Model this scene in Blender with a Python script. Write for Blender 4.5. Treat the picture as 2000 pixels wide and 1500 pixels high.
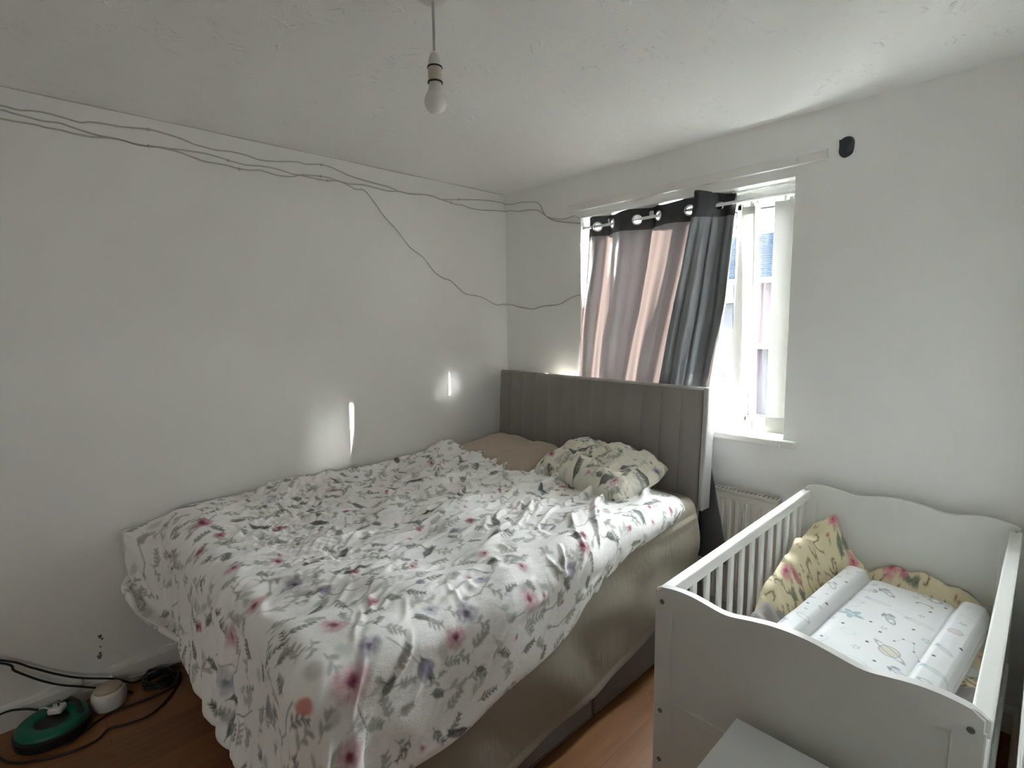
import bpy, bmesh, math, random
import numpy as np
from mathutils import Vector, Matrix
for o in list(bpy.data.objects): bpy.data.objects.remove(o)
S = bpy.context.scene; COL = S.collection
PI = math.pi

# ------------------------------------------------------------------ camera
cam_d = bpy.data.cameras.new('camera'); cam = bpy.data.objects.new('camera', cam_d); COL.objects.link(cam)
cam_d.sensor_fit = 'HORIZONTAL'; cam_d.sensor_width = 36.0; cam_d.lens = 36.0 * 1015.09 / 2000.0
cam_d.clip_start = 0.02; cam_d.clip_end = 200
YAW, PITCH, ROLL = 0.80695473, 0.11706003, -0.0140101
def cam_matrix():
    f0 = Vector((-math.sin(YAW), math.cos(YAW), 0)); r0 = Vector((math.cos(YAW), math.sin(YAW), 0)); u0 = Vector((0, 0, 1))
    f = f0 * math.cos(PITCH) - u0 * math.sin(PITCH); u = u0 * math.cos(PITCH) + f0 * math.sin(PITCH)
    r = r0 * math.cos(ROLL) + u * math.sin(ROLL); u = u * math.cos(ROLL) - r0 * math.sin(ROLL)
    m = Matrix((r, u, -f)).transposed().to_4x4(); m.translation = Vector((2.68677, -2.53319, 1.53003)); return m
cam.matrix_world = cam_matrix(); S.camera = cam

# ------------------------------------------------------------------ light: hazy bright sky, low winter sun, exposure
S.view_settings.view_transform = 'Standard'; S.view_settings.look = 'None'; S.view_settings.gamma = 1.0
S.view_settings.use_curve_mapping = False; S.view_settings.exposure = 2.82
W = bpy.data.worlds.new('sky'); S.world = W; W.use_nodes = True
bg = W.node_tree.nodes['Background']; bg.inputs[0].default_value = (0.95, 0.965, 1.0, 1); bg.inputs[1].default_value = 22.0
SUN_DIR = Vector((-1.28, -1.0, -0.36)).normalized()
def sun(name, strength, angle, col):
    d = bpy.data.lights.new(name, 'SUN'); d.energy = strength; d.angle = math.radians(angle); d.color = col
    o = bpy.data.objects.new(name, d); COL.objects.link(o); o.rotation_euler = SUN_DIR.to_track_quat('-Z', 'Y').to_euler(); o.location = (8, 8, 6)
sun('sun', 80.0, 0.55, (1.0, 0.95, 0.86)); sun('sun_aureole', 14.0, 11.0, (1.0, 0.96, 0.9))
pd = bpy.data.lights.new('window_portal', 'AREA'); pd.shape = 'RECTANGLE'; pd.size = 1.19; pd.size_y = 1.17; pd.cycles.is_portal = True
# added fill light on the landing, shining through the open door behind the camera
ld = bpy.data.lights.new('landing_fill', 'AREA'); ld.shape = 'RECTANGLE'; ld.size = .7; ld.size_y = .8; ld.energy = 2.4; ld.color = (1.0, .985, .95)
lo = bpy.data.objects.new('landing_fill', ld); COL.objects.link(lo); lo.location = (3.38, -4.55, 1.55); lo.rotation_euler = Vector((-1, .45, .12)).to_track_quat('-Z', 'Y').to_euler()
po = bpy.data.objects.new('window_portal', pd); COL.objects.link(po); po.location = (1.255, 0.235, 1.56); po.rotation_euler = (-PI / 2, 0, 0)
try:
    S.cycles.max_bounces = 24; S.cycles.diffuse_bounces = 16; S.cycles.glossy_bounces = 4; S.cycles.transmission_bounces = 8; S.cycles.transparent_max_bounces = 16
    S.cycles.caustics_reflective = False; S.cycles.caustics_refractive = False
except Exception: pass

# ------------------------------------------------------------------ helpers
def link(name, me, mat=None, parent=None, smooth=False):
    o = bpy.data.objects.new(name, me); COL.objects.link(o)
    if mat: me.materials.append(mat)
    if parent: o.parent = parent
    if smooth and len(me.polygons): me.polygons.foreach_set('use_smooth', [True] * len(me.polygons))
    return o
def tag(o, label=None, cat=None, group=None, kind=None):
    if label: o['label'] = label
    if cat: o['category'] = cat
    if group: o['group'] = group
    if kind: o['kind'] = kind
    return o
def empty(name, loc=(0, 0, 0), rz=0.0):
    o = bpy.data.objects.new(name, None); COL.objects.link(o); o.location = loc; o.rotation_euler = (0, 0, rz); o.empty_display_size = .1; return o
def py(name, V, F, mat=None, parent=None, smooth=False):
    me = bpy.data.meshes.new(name); me.from_pydata([tuple(v) for v in V], [], F); me.update(); return link(name, me, mat, parent, smooth)
class MB:
    """collects shapes in one bmesh"""
    def __init__(s): s.bm = bmesh.new()
    def box(s, x0, x1, y0, y1, z0, z1, bev=0.0, seg=2, M=None):
        g = bmesh.ops.create_cube(s.bm, size=1.0)['verts']
        for v in g: v.co = Vector(((x0 + x1) / 2 + v.co.x * (x1 - x0), (y0 + y1) / 2 + v.co.y * (y1 - y0), (z0 + z1) / 2 + v.co.z * (z1 - z0)))
        if bev > 0:
            ed = list({e for v in g for e in v.link_edges}); r = bmesh.ops.bevel(s.bm, geom=ed, offset=bev, segments=seg, affect='EDGES', profile=.5)
            g = list({v for f in r['faces'] for v in f.verts} | {v for v in g if v.is_valid})
        if M:
            for v in g: v.co = M @ v.co
        return s
    def tube(s, pts, r, seg=8, caps=True):
        pts = [Vector(p) for p in pts]; n = len(pts); rings = []; ref = None
        for i, p in enumerate(pts):
            t = (pts[min(i + 1, n - 1)] - pts[max(i - 1, 0)]).normalized()
            if ref is None: ref = Vector((0, 0, 1)) if abs(t.z) < .9 else Vector((1, 0, 0))
            a = (ref - t * ref.dot(t)).normalized(); b = t.cross(a); ref = a
            rr = r[i] if isinstance(r, (list, tuple)) else r
            rings.append([s.bm.verts.new(p + (a * math.cos(2 * PI * k / seg) + b * math.sin(2 * PI * k / seg)) * rr) for k in range(seg)])
        for q, w in zip(rings, rings[1:]):
            for k in range(seg): s.bm.faces.new((q[k], q[(k + 1) % seg], w[(k + 1) % seg], w[k]))
        if caps: s.bm.faces.new(rings[0][::-1]); s.bm.faces.new(rings[-1])
        return s
    def lathe(s, prof, seg=24, c=(0, 0, 0), M=None, caps=True):
        rings = []; c = Vector(c)
        for r, z in prof:
            rings.append([s.bm.verts.new((M @ Vector((r * math.cos(2 * PI * k / seg), r * math.sin(2 * PI * k / seg), z)) if M else Vector((r * math.cos(2 * PI * k / seg), r * math.sin(2 * PI * k / seg), z))) + c) for k in range(seg)])
        for q, w in zip(rings, rings[1:]):
            for k in range(seg): s.bm.faces.new((q[k], q[(k + 1) % seg], w[(k + 1) % seg], w[k]))
        if caps: s.bm.faces.new(rings[0][::-1]); s.bm.faces.new(rings[-1])
        return s
    def prism(s, poly, f0, f1):
        """poly: 2-D outline; f0,f1 map (a,b)->3-D for the two faces"""
        A = [s.bm.verts.new(f0(*p)) for p in poly]; B = [s.bm.verts.new(f1(*p)) for p in poly]; n = len(poly)
        s.bm.faces.new(A[::-1]); s.bm.faces.new(B)
        for i in range(n): s.bm.faces.new((A[i], A[(i + 1) % n], B[(i + 1) % n], B[i]))
        return s
    def build(s, name, mat=None, parent=None, smooth=False, angle=None):
        bmesh.ops.recalc_face_normals(s.bm, faces=s.bm.faces[:]); me = bpy.data.meshes.new(name); s.bm.to_mesh(me); s.bm.free()
        o = link(name, me, mat, parent, smooth)
        if smooth and angle is not None: me.set_sharp_from_angle(angle=math.radians(angle))
        return o
def grid_obj(name, P, mat, parent=None, col=None, smooth=True, flip=False, uv=None):
    """P: (n,m,3) array -> quad grid mesh; col (n,m,3) -> colour attribute 'print'"""
    n, m = P.shape[:2]; idx = np.arange(n * m).reshape(n, m)
    q = np.stack([idx[:-1, :-1], idx[1:, :-1], idx[1:, 1:], idx[:-1, 1:]], -1).reshape(-1, 4)
    if flip: q = q[:, ::-1]
    me = bpy.data.meshes.new(name); me.vertices.add(n * m); me.vertices.foreach_set('co', P.reshape(-1).astype(np.float32))
    me.loops.add(q.size); me.loops.foreach_set('vertex_index', q.reshape(-1).astype(np.int32))
    me.polygons.add(len(q)); me.polygons.foreach_set('loop_start', np.arange(0, q.size, 4, dtype=np.int32))
    me.update(calc_edges=True); me.validate()
    if col is not None:
        a = me.color_attributes.new('print', 'FLOAT_COLOR', 'POINT'); c4 = np.ones((n * m, 4), np.float32); c4[:, :3] = col.reshape(-1, 3); a.data.foreach_set('color', c4.reshape(-1))
    if uv is not None:
        l = me.uv_layers.new(name='cloth'); l.data.foreach_set('uv', uv.reshape(-1, 2)[q.reshape(-1)].astype(np.float32).reshape(-1))
    return link(name, me, mat, parent, smooth)
def catmull(pts, k=6):
    pts = [np.array(p, float) for p in pts]; out = []
    for i in range(len(pts) - 1):
        p0 = pts[max(i - 1, 0)]; p1 = pts[i]; p2 = pts[i + 1]; p3 = pts[min(i + 2, len(pts) - 1)]
        for j in range(k):
            t = j / k; out.append(.5 * (2 * p1 + (p2 - p0) * t + (2 * p0 - 5 * p1 + 4 * p2 - p3) * t * t + (3 * p1 - p0 - 3 * p2 + p3) * t ** 3))
    out.append(pts[-1]); return out
def smooth_noise(rng, n, m, sx, sy):
    a = rng.standard_normal((n, m)); F = np.fft.fft2(a); fx = np.fft.fftfreq(n)[:, None]; fy = np.fft.fftfreq(m)[None]
    F *= np.exp(-2 * (np.pi * fx * sx) ** 2 - 2 * (np.pi * fy * sy) ** 2); b = np.real(np.fft.ifft2(F)); return b / b.std()
def upsample(P, k):
    def up(A):  # catmull-rom along axis 0
        n = A.shape[0]; i = np.arange((n - 1) * k + 1); b = np.minimum(i // k, n - 2); t = (i / k - b).reshape((-1,) + (1,) * (A.ndim - 1))
        p0 = A[np.maximum(b - 1, 0)]; p1 = A[b]; p2 = A[b + 1]; p3 = A[np.minimum(b + 2, n - 1)]
        return .5 * (2 * p1 + (p2 - p0) * t + (2 * p0 - 5 * p1 + 4 * p2 - p3) * t * t + (3 * p1 - p0 - 3 * p2 + p3) * t ** 3)
    A = up(P); return up(A.transpose(1, 0, 2)).transpose(1, 0, 2)
def sm(e0, e1, x):
    t = np.clip((x - e0) / (e1 - e0), 0, 1); return t * t * (3 - 2 * t)

# ------------------------------------------------------------------ materials
def mat(name, col, rough=.6, metal=0.0, bump=None, var=None, spec=.5, sheen=0.0, attr=None, coat=0.0):
    """bump=(scale,strength,distance[,stretch]) var=(scale,amount): procedural relief and colour variation"""
    m = bpy.data.materials.new(name); m.use_nodes = True; nt = m.node_tree; N = nt.nodes; L = nt.links; b = N['Principled BSDF']
    b.inputs['Base Color'].default_value = (*col, 1); b.inputs['Roughness'].default_value = rough; b.inputs['Metallic'].default_value = metal
    b.inputs['Specular IOR Level'].default_value = spec
    if sheen: b.inputs['Sheen Weight'].default_value = sheen; b.inputs['Sheen Roughness'].default_value = .5
    if coat: b.inputs['Coat Weight'].default_value = coat
    tc = N.new('ShaderNodeTexCoord')
    src = None
    if attr:
        a = N.new('ShaderNodeAttribute'); a.attribute_name = attr; src = a.outputs['Color']; L.new(src, b.inputs['Base Color'])
    if var:
        n = N.new('ShaderNodeTexNoise'); n.inputs['Scale'].default_value = var[0]; n.inputs['Detail'].default_value = 5; L.new(tc.outputs['Object'], n.inputs['Vector'])
        r = N.new('ShaderNodeMapRange'); r.inputs['To Min'].default_value = 1 - var[1]; r.inputs['To Max'].default_value = 1 + var[1]; L.new(n.outputs['Fac'], r.inputs['Value'])
        v = N.new('ShaderNodeVectorMath'); v.operation = 'SCALE'; L.new(r.outputs[0], v.inputs['Scale'])
        if src: L.new(src, v.inputs[0])
        else: v.inputs[0].default_value = col
        L.new(v.outputs[0], b.inputs['Base Color'])
    if bump:
        n = N.new('ShaderNodeTexNoise'); n.inputs['Scale'].default_value = bump[0]; n.inputs['Detail'].default_value = 6; n.inputs['Roughness'].default_value = .6
        if len(bump) > 3:
            mp = N.new('ShaderNodeMapping'); mp.inputs['Scale'].default_value = bump[3]; L.new(tc.outputs['Object'], mp.inputs['Vector']); L.new(mp.outputs[0], n.inputs['Vector'])
        else: L.new(tc.outputs['Object'], n.inputs['Vector'])
        u = N.new('ShaderNodeBump'); u.inputs['Strength'].default_value = bump[1]; u.inputs['Distance'].default_value = bump[2]
        L.new(n.outputs['Fac'], u.inputs['Height']); L.new(u.outputs[0], b.inputs['Normal'])
    return m
def ceiling_mat():
    m = mat('textured_ceiling', (.872, .873, .86), .9); nt = m.node_tree; N = nt.nodes; L = nt.links; b = N['Principled BSDF']; tc = N.new('ShaderNodeTexCoord')
    n1 = N.new('ShaderNodeTexNoise'); n1.inputs['Scale'].default_value = 7; n1.inputs['Detail'].default_value = 3; n1.inputs['Distortion'].default_value = 2.2; L.new(tc.outputs['Object'], n1.inputs['Vector'])
    w = N.new('ShaderNodeTexWave'); w.inputs['Scale'].default_value = 9; w.inputs['Distortion'].default_value = 14; w.inputs['Detail'].default_value = 3; w.inputs['Detail Scale'].default_value = 1.2; L.new(tc.outputs['Object'], w.inputs['Vector'])
    gate = N.new('ShaderNodeMapRange'); gate.inputs['From Min'].default_value = .56; gate.inputs['From Max'].default_value = .68; L.new(n1.outputs['Fac'], gate.inputs['Value'])
    ridge = N.new('ShaderNodeMapRange'); ridge.inputs['From Min'].default_value = .75; ridge.inputs['From Max'].default_value = 1.0; L.new(w.outputs['Fac'], ridge.inputs['Value'])
    mu = N.new('ShaderNodeMath'); mu.operation = 'MULTIPLY'; L.new(gate.outputs[0], mu.inputs[0]); L.new(ridge.outputs[0], mu.inputs[1])
    n2 = N.new('ShaderNodeTexNoise'); n2.inputs['Scale'].default_value = 60; n2.inputs['Detail'].default_value = 4; L.new(tc.outputs['Object'], n2.inputs['Vector'])
    ad = N.new('ShaderNodeMath'); ad.operation = 'MULTIPLY_ADD'; ad.inputs[1].default_value = .22; L.new(n2.outputs['Fac'], ad.inputs[0]); L.new(mu.outputs[0], ad.inputs[2])
    u = N.new('ShaderNodeBump'); u.inputs['Strength'].default_value = .55; u.inputs['Distance'].default_value = .006; L.new(ad.outputs[0], u.inputs['Height']); L.new(u.outputs[0], b.inputs['Normal']); return m
def floor_mat():
    m = mat('laminate_floor', (.30, .13, .045), .42); nt = m.node_tree; N = nt.nodes; L = nt.links; b = N['Principled BSDF']; tc = N.new('ShaderNodeTexCoord')
    br = N.new('ShaderNodeTexBrick'); br.inputs['Color1'].default_value = (.30, .13, .044, 1); br.inputs['Color2'].default_value = (.24, .102, .035, 1); br.inputs['Mortar'].default_value = (.16, .07, .03, 1)
    br.inputs['Scale'].default_value = 1; br.inputs['Brick Width'].default_value = 1.2; br.inputs['Row Height'].default_value = .19; br.inputs['Mortar Size'].default_value = .0012; br.offset = .37
    mp = N.new('ShaderNodeMapping'); mp.inputs['Rotation'].default_value = (0, 0, PI / 2); L.new(tc.outputs['Object'], mp.inputs['Vector']); L.new(mp.outputs[0], br.inputs['Vector'])
    n = N.new('ShaderNodeTexNoise'); n.inputs['Scale'].default_value = 5; n.inputs['Detail'].default_value = 8; m2 = N.new('ShaderNodeMapping'); m2.inputs['Scale'].default_value = (9, .8, 1); L.new(tc.outputs['Object'], m2.inputs['Vector']); L.new(m2.outputs[0], n.inputs['Vector'])
    mx = N.new('ShaderNodeMix'); mx.data_type = 'RGBA'; mx.blend_type = 'MULTIPLY'; mx.inputs['Factor'].default_value = .5; L.new(br.outputs['Color'], mx.inputs['A']); L.new(n.outputs['Fac'], mx.inputs['B']); 
    g = N.new('ShaderNodeVectorMath'); g.operation = 'SCALE'; g.inputs['Scale'].default_value = 1.1; L.new(mx.outputs['Result'], g.inputs[0]); L.new(g.outputs[0], b.inputs['Base Color']); return m
def glass_mat():
    m = bpy.data.materials.new('window_glass'); m.use_nodes = True; nt = m.node_tree; N = nt.nodes; L = nt.links; N.remove(N['Principled BSDF'])
    t = N.new('ShaderNodeBsdfTransparent'); t.inputs[0].default_value = (.93, .96, .96, 1); g = N.new('ShaderNodeBsdfGlossy'); g.inputs['Roughness'].default_value = .03
    x = N.new('ShaderNodeMixShader'); x.inputs[0].default_value = .018; L.new(t.outputs[0], x.inputs[1]); L.new(g.outputs[0], x.inputs[2]); L.new(x.outputs[0], N['Material Output'].inputs[0]); return m
def cloth_trans(name, col, tcol, mix, rough=.5, gloss=0.0, bump=None):
    """woven cloth that lets light through: diffuse + translucent (+ satin gloss)"""
    m = bpy.data.materials.new(name); m.use_nodes = True; nt = m.node_tree; N = nt.nodes; L = nt.links; N.remove(N['Principled BSDF'])
    d = N.new('ShaderNodeBsdfDiffuse'); d.inputs[0].default_value = (*col, 1); t = N.new('ShaderNodeBsdfTranslucent'); t.inputs[0].default_value = (*tcol, 1)
    x = N.new('ShaderNodeMixShader'); x.inputs[0].default_value = mix; L.new(d.outputs[0], x.inputs[1]); L.new(t.outputs[0], x.inputs[2]); out = x
    tc = N.new('ShaderNodeTexCoord'); n = N.new('ShaderNodeTexNoise'); n.inputs['Scale'].default_value = 55; n.inputs['Detail'].default_value = 4
    mp = N.new('ShaderNodeMapping'); mp.inputs['Scale'].default_value = (1, 1, .12); L.new(tc.outputs['Object'], mp.inputs['Vector']); L.new(mp.outputs[0], n.inputs['Vector'])
    u = N.new('ShaderNodeBump'); u.inputs['Strength'].default_value = .35; u.inputs['Distance'].default_value = .004; L.new(n.outputs['Fac'], u.inputs['Height']); L.new(u.outputs[0], d.inputs['Normal'])
    if gloss:
        g = N.new('ShaderNodeBsdfGlossy'); g.inputs['Roughness'].default_value = rough; g.inputs[0].default_value = (.8, .85, .9, 1); L.new(u.outputs[0], g.inputs['Normal'])
        y = N.new('ShaderNodeMixShader'); y.inputs[0].default_value = gloss; L.new(x.outputs[0], y.inputs[1]); L.new(g.outputs[0], y.inputs[2]); out = y
    L.new(out.outputs[0], N['Material Output'].inputs[0]); return m
def brick_mat():
    m = mat('red_brick', (.4, .2, .15), .9, spec=0); nt = m.node_tree; N = nt.nodes; L = nt.links; b = N['Principled BSDF']; tc = N.new('ShaderNodeTexCoord')
    br = N.new('ShaderNodeTexBrick'); br.inputs['Color1'].default_value = (.0125, .0090, .0100, 1); br.inputs['Color2'].default_value = (.0100, .0076, .0085, 1); br.inputs['Mortar'].default_value = (.014, .012, .0125, 1)
    br.inputs['Scale'].default_value = 1; br.inputs['Brick Width'].default_value = .22; br.inputs['Row Height'].default_value = .075; br.inputs['Mortar Size'].default_value = .008
    mp = N.new('ShaderNodeMapping'); mp.inputs['Rotation'].default_value = (PI / 2, 0, 0); L.new(tc.outputs['Object'], mp.inputs['Vector']); L.new(mp.outputs[0], br.inputs['Vector']); L.new(br.outputs['Color'], b.inputs['Base Color']); return m

M = dict(
    wall=mat('painted_wall', (.85, .85, .832), .85, bump=(160, .12, .002), var=(1.3, .02)),
    ceil=ceiling_mat(), floor=floor_mat(), glass=glass_mat(), brick=brick_mat(),
    gloss_white=mat('white_gloss_paint', (.80, .79, .76), .35, bump=(40, .05, .001)),
    upvc=mat('white_window_plastic', (.86, .87, .86), .3, var=(3, .015)),
    cot=mat('white_lacquered_wood', (.69, .695, .665), .42, bump=(25, .06, .001, (1, 1, 6)), var=(2, .02)),
    furn=mat('white_melamine', (.72, .74, .74), .45, var=(2, .015)),
    plastic=mat('white_plastic', (.72, .71, .68), .4, var=(5, .02)), cream_plastic=mat('aged_cream_plastic', (.62, .56, .46), .45, var=(8, .03)),
    black=mat('black_plastic', (.012, .012, .013), .45, var=(8, .1)), rubber=mat('black_cable_rubber', (.01, .01, .011), .5, var=(20, .1)),
    green=mat('green_plastic', (.0, .13, .075), .4, var=(6, .08)),
    cable=mat('grey_white_cable', (.52, .51, .49), .5, var=(30, .06)),
    chrome=mat('chrome', (.85, .85, .85), .18, metal=1.0), bulb=mat('frosted_bulb', (.82, .82, .80), .25, var=(6, .01)),
    divan=mat('grey_brown_divan_fabric', (.105, .085, .080), .9, bump=(260, .3, .001), sheen=.3, var=(4, .06)),
    head=mat('grey_taupe_headboard_fabric', (.235, .214, .198), .62, bump=(300, .25, .001), sheen=.35, var=(3, .05)),
    head_edge=mat('sky_lit_headboard_edge', (.42, .41, .40), .25, var=(5, .03)),  # paler than the headboard: sky light on its edge, put into the colour
    sheet=mat('beige_fitted_sheet', (.275, .24, .19), .9, bump=(18, .35, .006, (1, 2.2, 1)), var=(3, .06)),
    duvet=mat('printed_duvet_cotton', (.8, .8, .78), .85, attr='print', bump=(24, .55, .007, (1.7, .7, 1)), sheen=.1),
    pillow=mat('printed_pillow_cotton', (.8, .78, .7), .85, attr='print', bump=(30, .4, .004), sheen=.15),
    beige=mat('beige_pillow_cotton', (.47, .385, .31), .9, bump=(22, .4, .005), var=(4, .06)),
    quilt=mat('printed_cream_quilt', (.75, .68, .5), .85, attr='print', bump=(40, .3, .003)),
    grey_fleece=mat('grey_fleece', (.33, .30, .29), .95, bump=(35, .6, .006, (.6, 2.2, 1)), sheen=.4, var=(9, .08)),
    mat_vinyl=mat('printed_wipe_clean_vinyl', (.85, .85, .84), .38, attr='print', bump=(14, .12, .004)),
    curtain=cloth_trans('taupe_satin_curtain', (.185, .185, .205), (.0108, .0080, .0074), .50, .30, .27),
    band=cloth_trans('dark_curtain_heading', (.030, .027, .030), (.002, .0016, .0016), .2, .32, .08),
    slat=cloth_trans('cream_blind_fabric', (.72, .71, .66), (.036, .0355, .034), .45),
    rad=mat('cream_radiator_enamel', (.62, .60, .54), .4, var=(4, .02)),
    roof=mat('grey_roof_tile', (.0026, .0038, .0058), .9, var=(9, .25), spec=0), render=mat('pale_render', (.022, .0215, .0205), .9, var=(2, .05), spec=0),
    panel=mat('grey_cladding', (.0095, .0095, .010), .9, var=(2, .04), spec=0), far_glass=mat('dark_far_glass', (.008, .0105, .0115), .3, var=(1, .2), spec=.1),
    tarmac=mat('pale_tarmac', (.011, .011, .011), .9, var=(3, .1), spec=0), hedge=mat('hedge_leaf', (.015, .025, .015), .9, var=(12, .4), spec=0),
    tubtop=mat('beige_lid', (.50, .40, .29), .6, var=(9, .05)),
    scuff=mat('scuffed_plaster', (.16, .15, .13), .95, var=(20, .3)), adhes=mat('black_stick_on_pad', (.02, .025, .032), .6, var=(8, .1)),
)
# ------------------------------------------------------------------ the setting
H = 2.4; RX = 2.70; RX2 = 3.5; YB = -3.8; WL, WR, WB, WT, WD = 0.66, 1.85, 0.945, 2.148, 0.24
def struct(o): o['kind'] = 'structure'; return o
struct(MB().box(-.12, RX2 + .12, YB - .12, WD, -.12, 0).build('floor', M['floor']))
struct(MB().box(-.12, RX2 + .12, YB - .12, WD, H, H + .12).build('ceiling', M['ceil']))
struct(MB().box(-.12, 0, YB - .12, WD, 0, H).build('wall_left', M['wall']))
b = MB(); b.box(0, WL, 0, WD, 0, H); b.box(WR, RX2 + .12, 0, WD, 0, H); b.box(WL, WR, 0, WD, 0, WB); b.box(WL, WR, 0, WD, WT, H)
struct(b.build('wall_back', M['wall']))
b = MB(); b.box(RX, RX2, -1.5, 0, 0, H, .006); struct(b.build('wall_right', M['wall']))
struct(MB().box(RX2, RX2 + .12, YB, 0, 0, H).build('wall_entrance', M['wall']))
b = MB(); b.box(0, 1.9, YB - .12, YB, 0, H); b.box(2.75, RX2, YB - .12, YB, 0, H); b.box(1.9, 2.75, YB - .12, YB, 2.02, H); struct(b.build('wall_front', M['wall']))
# the landing beyond the doorway behind the camera, and the panelled door swung open into it
struct(MB().box(1.2, 3.4, -5.7, -5.6, 0, H).box(1.1, 1.2, -5.7, YB - .12, 0, H).box(3.4, 3.5, -5.7, YB - .12, 0, H).build('wall_landing', M['wall']))
struct(MB().box(1.1, 3.5, -5.7, YB - .12, -.12, 0).build('floor_landing', M['floor'])); struct(MB().box(1.1, 3.5, -5.7, YB - .12, H, H + .12).build('ceiling_landing', M['ceil']))
d = struct(MB().box(1.90, 1.94, YB - .97, YB - .13, .01, 2.015, .003).build('door_1', M['gloss_white']))
for z0, z1 in ((.2, .85), (1.05, 1.85)):
    for y0 in (-.89, -.50): MB().box(1.938, 1.947, YB + y0, YB + y0 + .30, z0, z1, .004).build('door_panel', M['gloss_white'], d)
MB().tube([(1.94, YB - .92, 1.0), (1.985, YB - .92, 1.0), (1.985, YB - .81, 1.0)], .009).build('door_handle', M['chrome'], d, True)
# skirting boards (the left one is chipped open beside the reel) and the filler line under the ceiling
prof = [(0, 0), (.016, 0), (.016, .078), (.012, .090), (.005, .1), (0, .1)]
b = MB()
for y0, y1 in ((YB, -2.452), (-2.352, 0)): b.prism(prof, lambda a, z, y=y0: (a, y, z), lambda a, z, y=y1: (a, y, z))
b.prism([(0, 0), (.012, 0), (.012, .035), (.004, .05), (0, .055)], lambda a, z: (a, -2.452, z), lambda a, z: (a, -2.352, z))
struct(b.build('baseboard_left', M['gloss_white']))
b = MB(); b.prism(prof, lambda a, z: (.016, -a, z), lambda a, z: (RX, -a, z)); struct(b.build('baseboard_back', M['gloss_white']))
b = MB(); b.prism(prof, lambda a, z: (RX - a, -1.5, z), lambda a, z: (RX - a, -.016, z)); struct(b.build('baseboard_right', M['gloss_white']))
rng = np.random.default_rng(3)
struct(MB().tube([(.0005, y, H - .0008 + .0012 * math.sin(y * 9)) for y in np.linspace(YB, -.01, 60)], .0022, 6).build('trim_1', M['cable']))
# white timber batten across the wall over the window
struct(MB().box(.574, 1.976, -.02, 0, 2.190, 2.233, .004).build('trim_2', M['gloss_white']))
for x in (.70, 1.28, 1.86): MB().lathe([(.0001, 0), (.005, 0), (.005, .0015), (.0001, .002)], 10, (x, -.0195, 2.211), Matrix.Rotation(PI / 2, 3, 'X')).build('screw_head', M['cream_plastic'], bpy.data.objects['trim_2'])

# window: outer frame, two mullions, three sashes with panes, inner sill
FY0, FY1 = .115, .185; FZ0, FZ1 = .977, WT - .012
win = struct(MB().box(WL, WR, FY0, FY1, FZ0, FZ0 + .045, .004).box(WL, WR, FY0, FY1, FZ1 - .045, FZ1 + .012, .004).box(WL, WL + .045, FY0, FY1, FZ0, FZ1, .004).box(WR - .045, WR, FY0, FY1, FZ0, FZ1, .004).build('window_1', M['upvc']))
for x in (1.128, 1.600): MB().box(x - .022, x + .022, FY0 + .002, FY1, FZ0 + .04, FZ1 - .04, .003).build('mullion', M['upvc'], win)
for x0, x1 in ((WL + .045, 1.106), (1.150, 1.578), (1.622, WR - .045)):
    z0, z1, w = FZ0 + .045, FZ1 - .045, (.026 if x0 < 1.6 else .016)
    s = MB().box(x0, x1, FY0 - .006, FY1 - .02, z0, z0 + .03, .004).box(x0, x1, FY0 - .006, FY1 - .02, z1 - .03, z1, .004).box(x0, x0 + w, FY0 - .006, FY1 - .02, z0, z1, .004).box(x1 - w, x1, FY0 - .006, FY1 - .02, z0, z1, .004).build('sash', M['upvc'], win)
    MB().box(x0 + w - .004, x1 - w + .004, FY0 + .025, FY0 + .031, z0 + .026, z1 - .026).build('pane', M['glass'], s)
    g = MB(); e = .005
    g.box(x0 + w, x1 - w, FY0 - .001, FY0 + .02, z0 + .03, z0 + .03 + e); g.box(x0 + w, x1 - w, FY0 - .001, FY0 + .02, z1 - .03 - e, z1 - .03); g.box(x0 + w, x0 + w + e, FY0 - .001, FY0 + .02, z0 + .03, z1 - .03); g.box(x1 - w - e, x1 - w, FY0 - .001, FY0 + .02, z0 + .03, z1 - .03)
    g.build('gasket', M['black'], s)
h = MB().box(1.42, 1.445, FY0 - .03, FY0 - .006, 1.0, 1.03, .003).box(1.40, 1.52, FY0 - .034, FY0 - .022, 1.008, 1.022, .004).build('sash_handle', M['upvc'], win)
b = MB(); b.box(WL, WR, -.04, FY0, WB, .977, .006, 3); b.box(.60, WL, -.04, 0, WB, .977, .004); b.box(WR, 1.912, -.04, 0, WB, .977, .004)
b.build('window_sill', M['gloss_white'], win)

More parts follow.
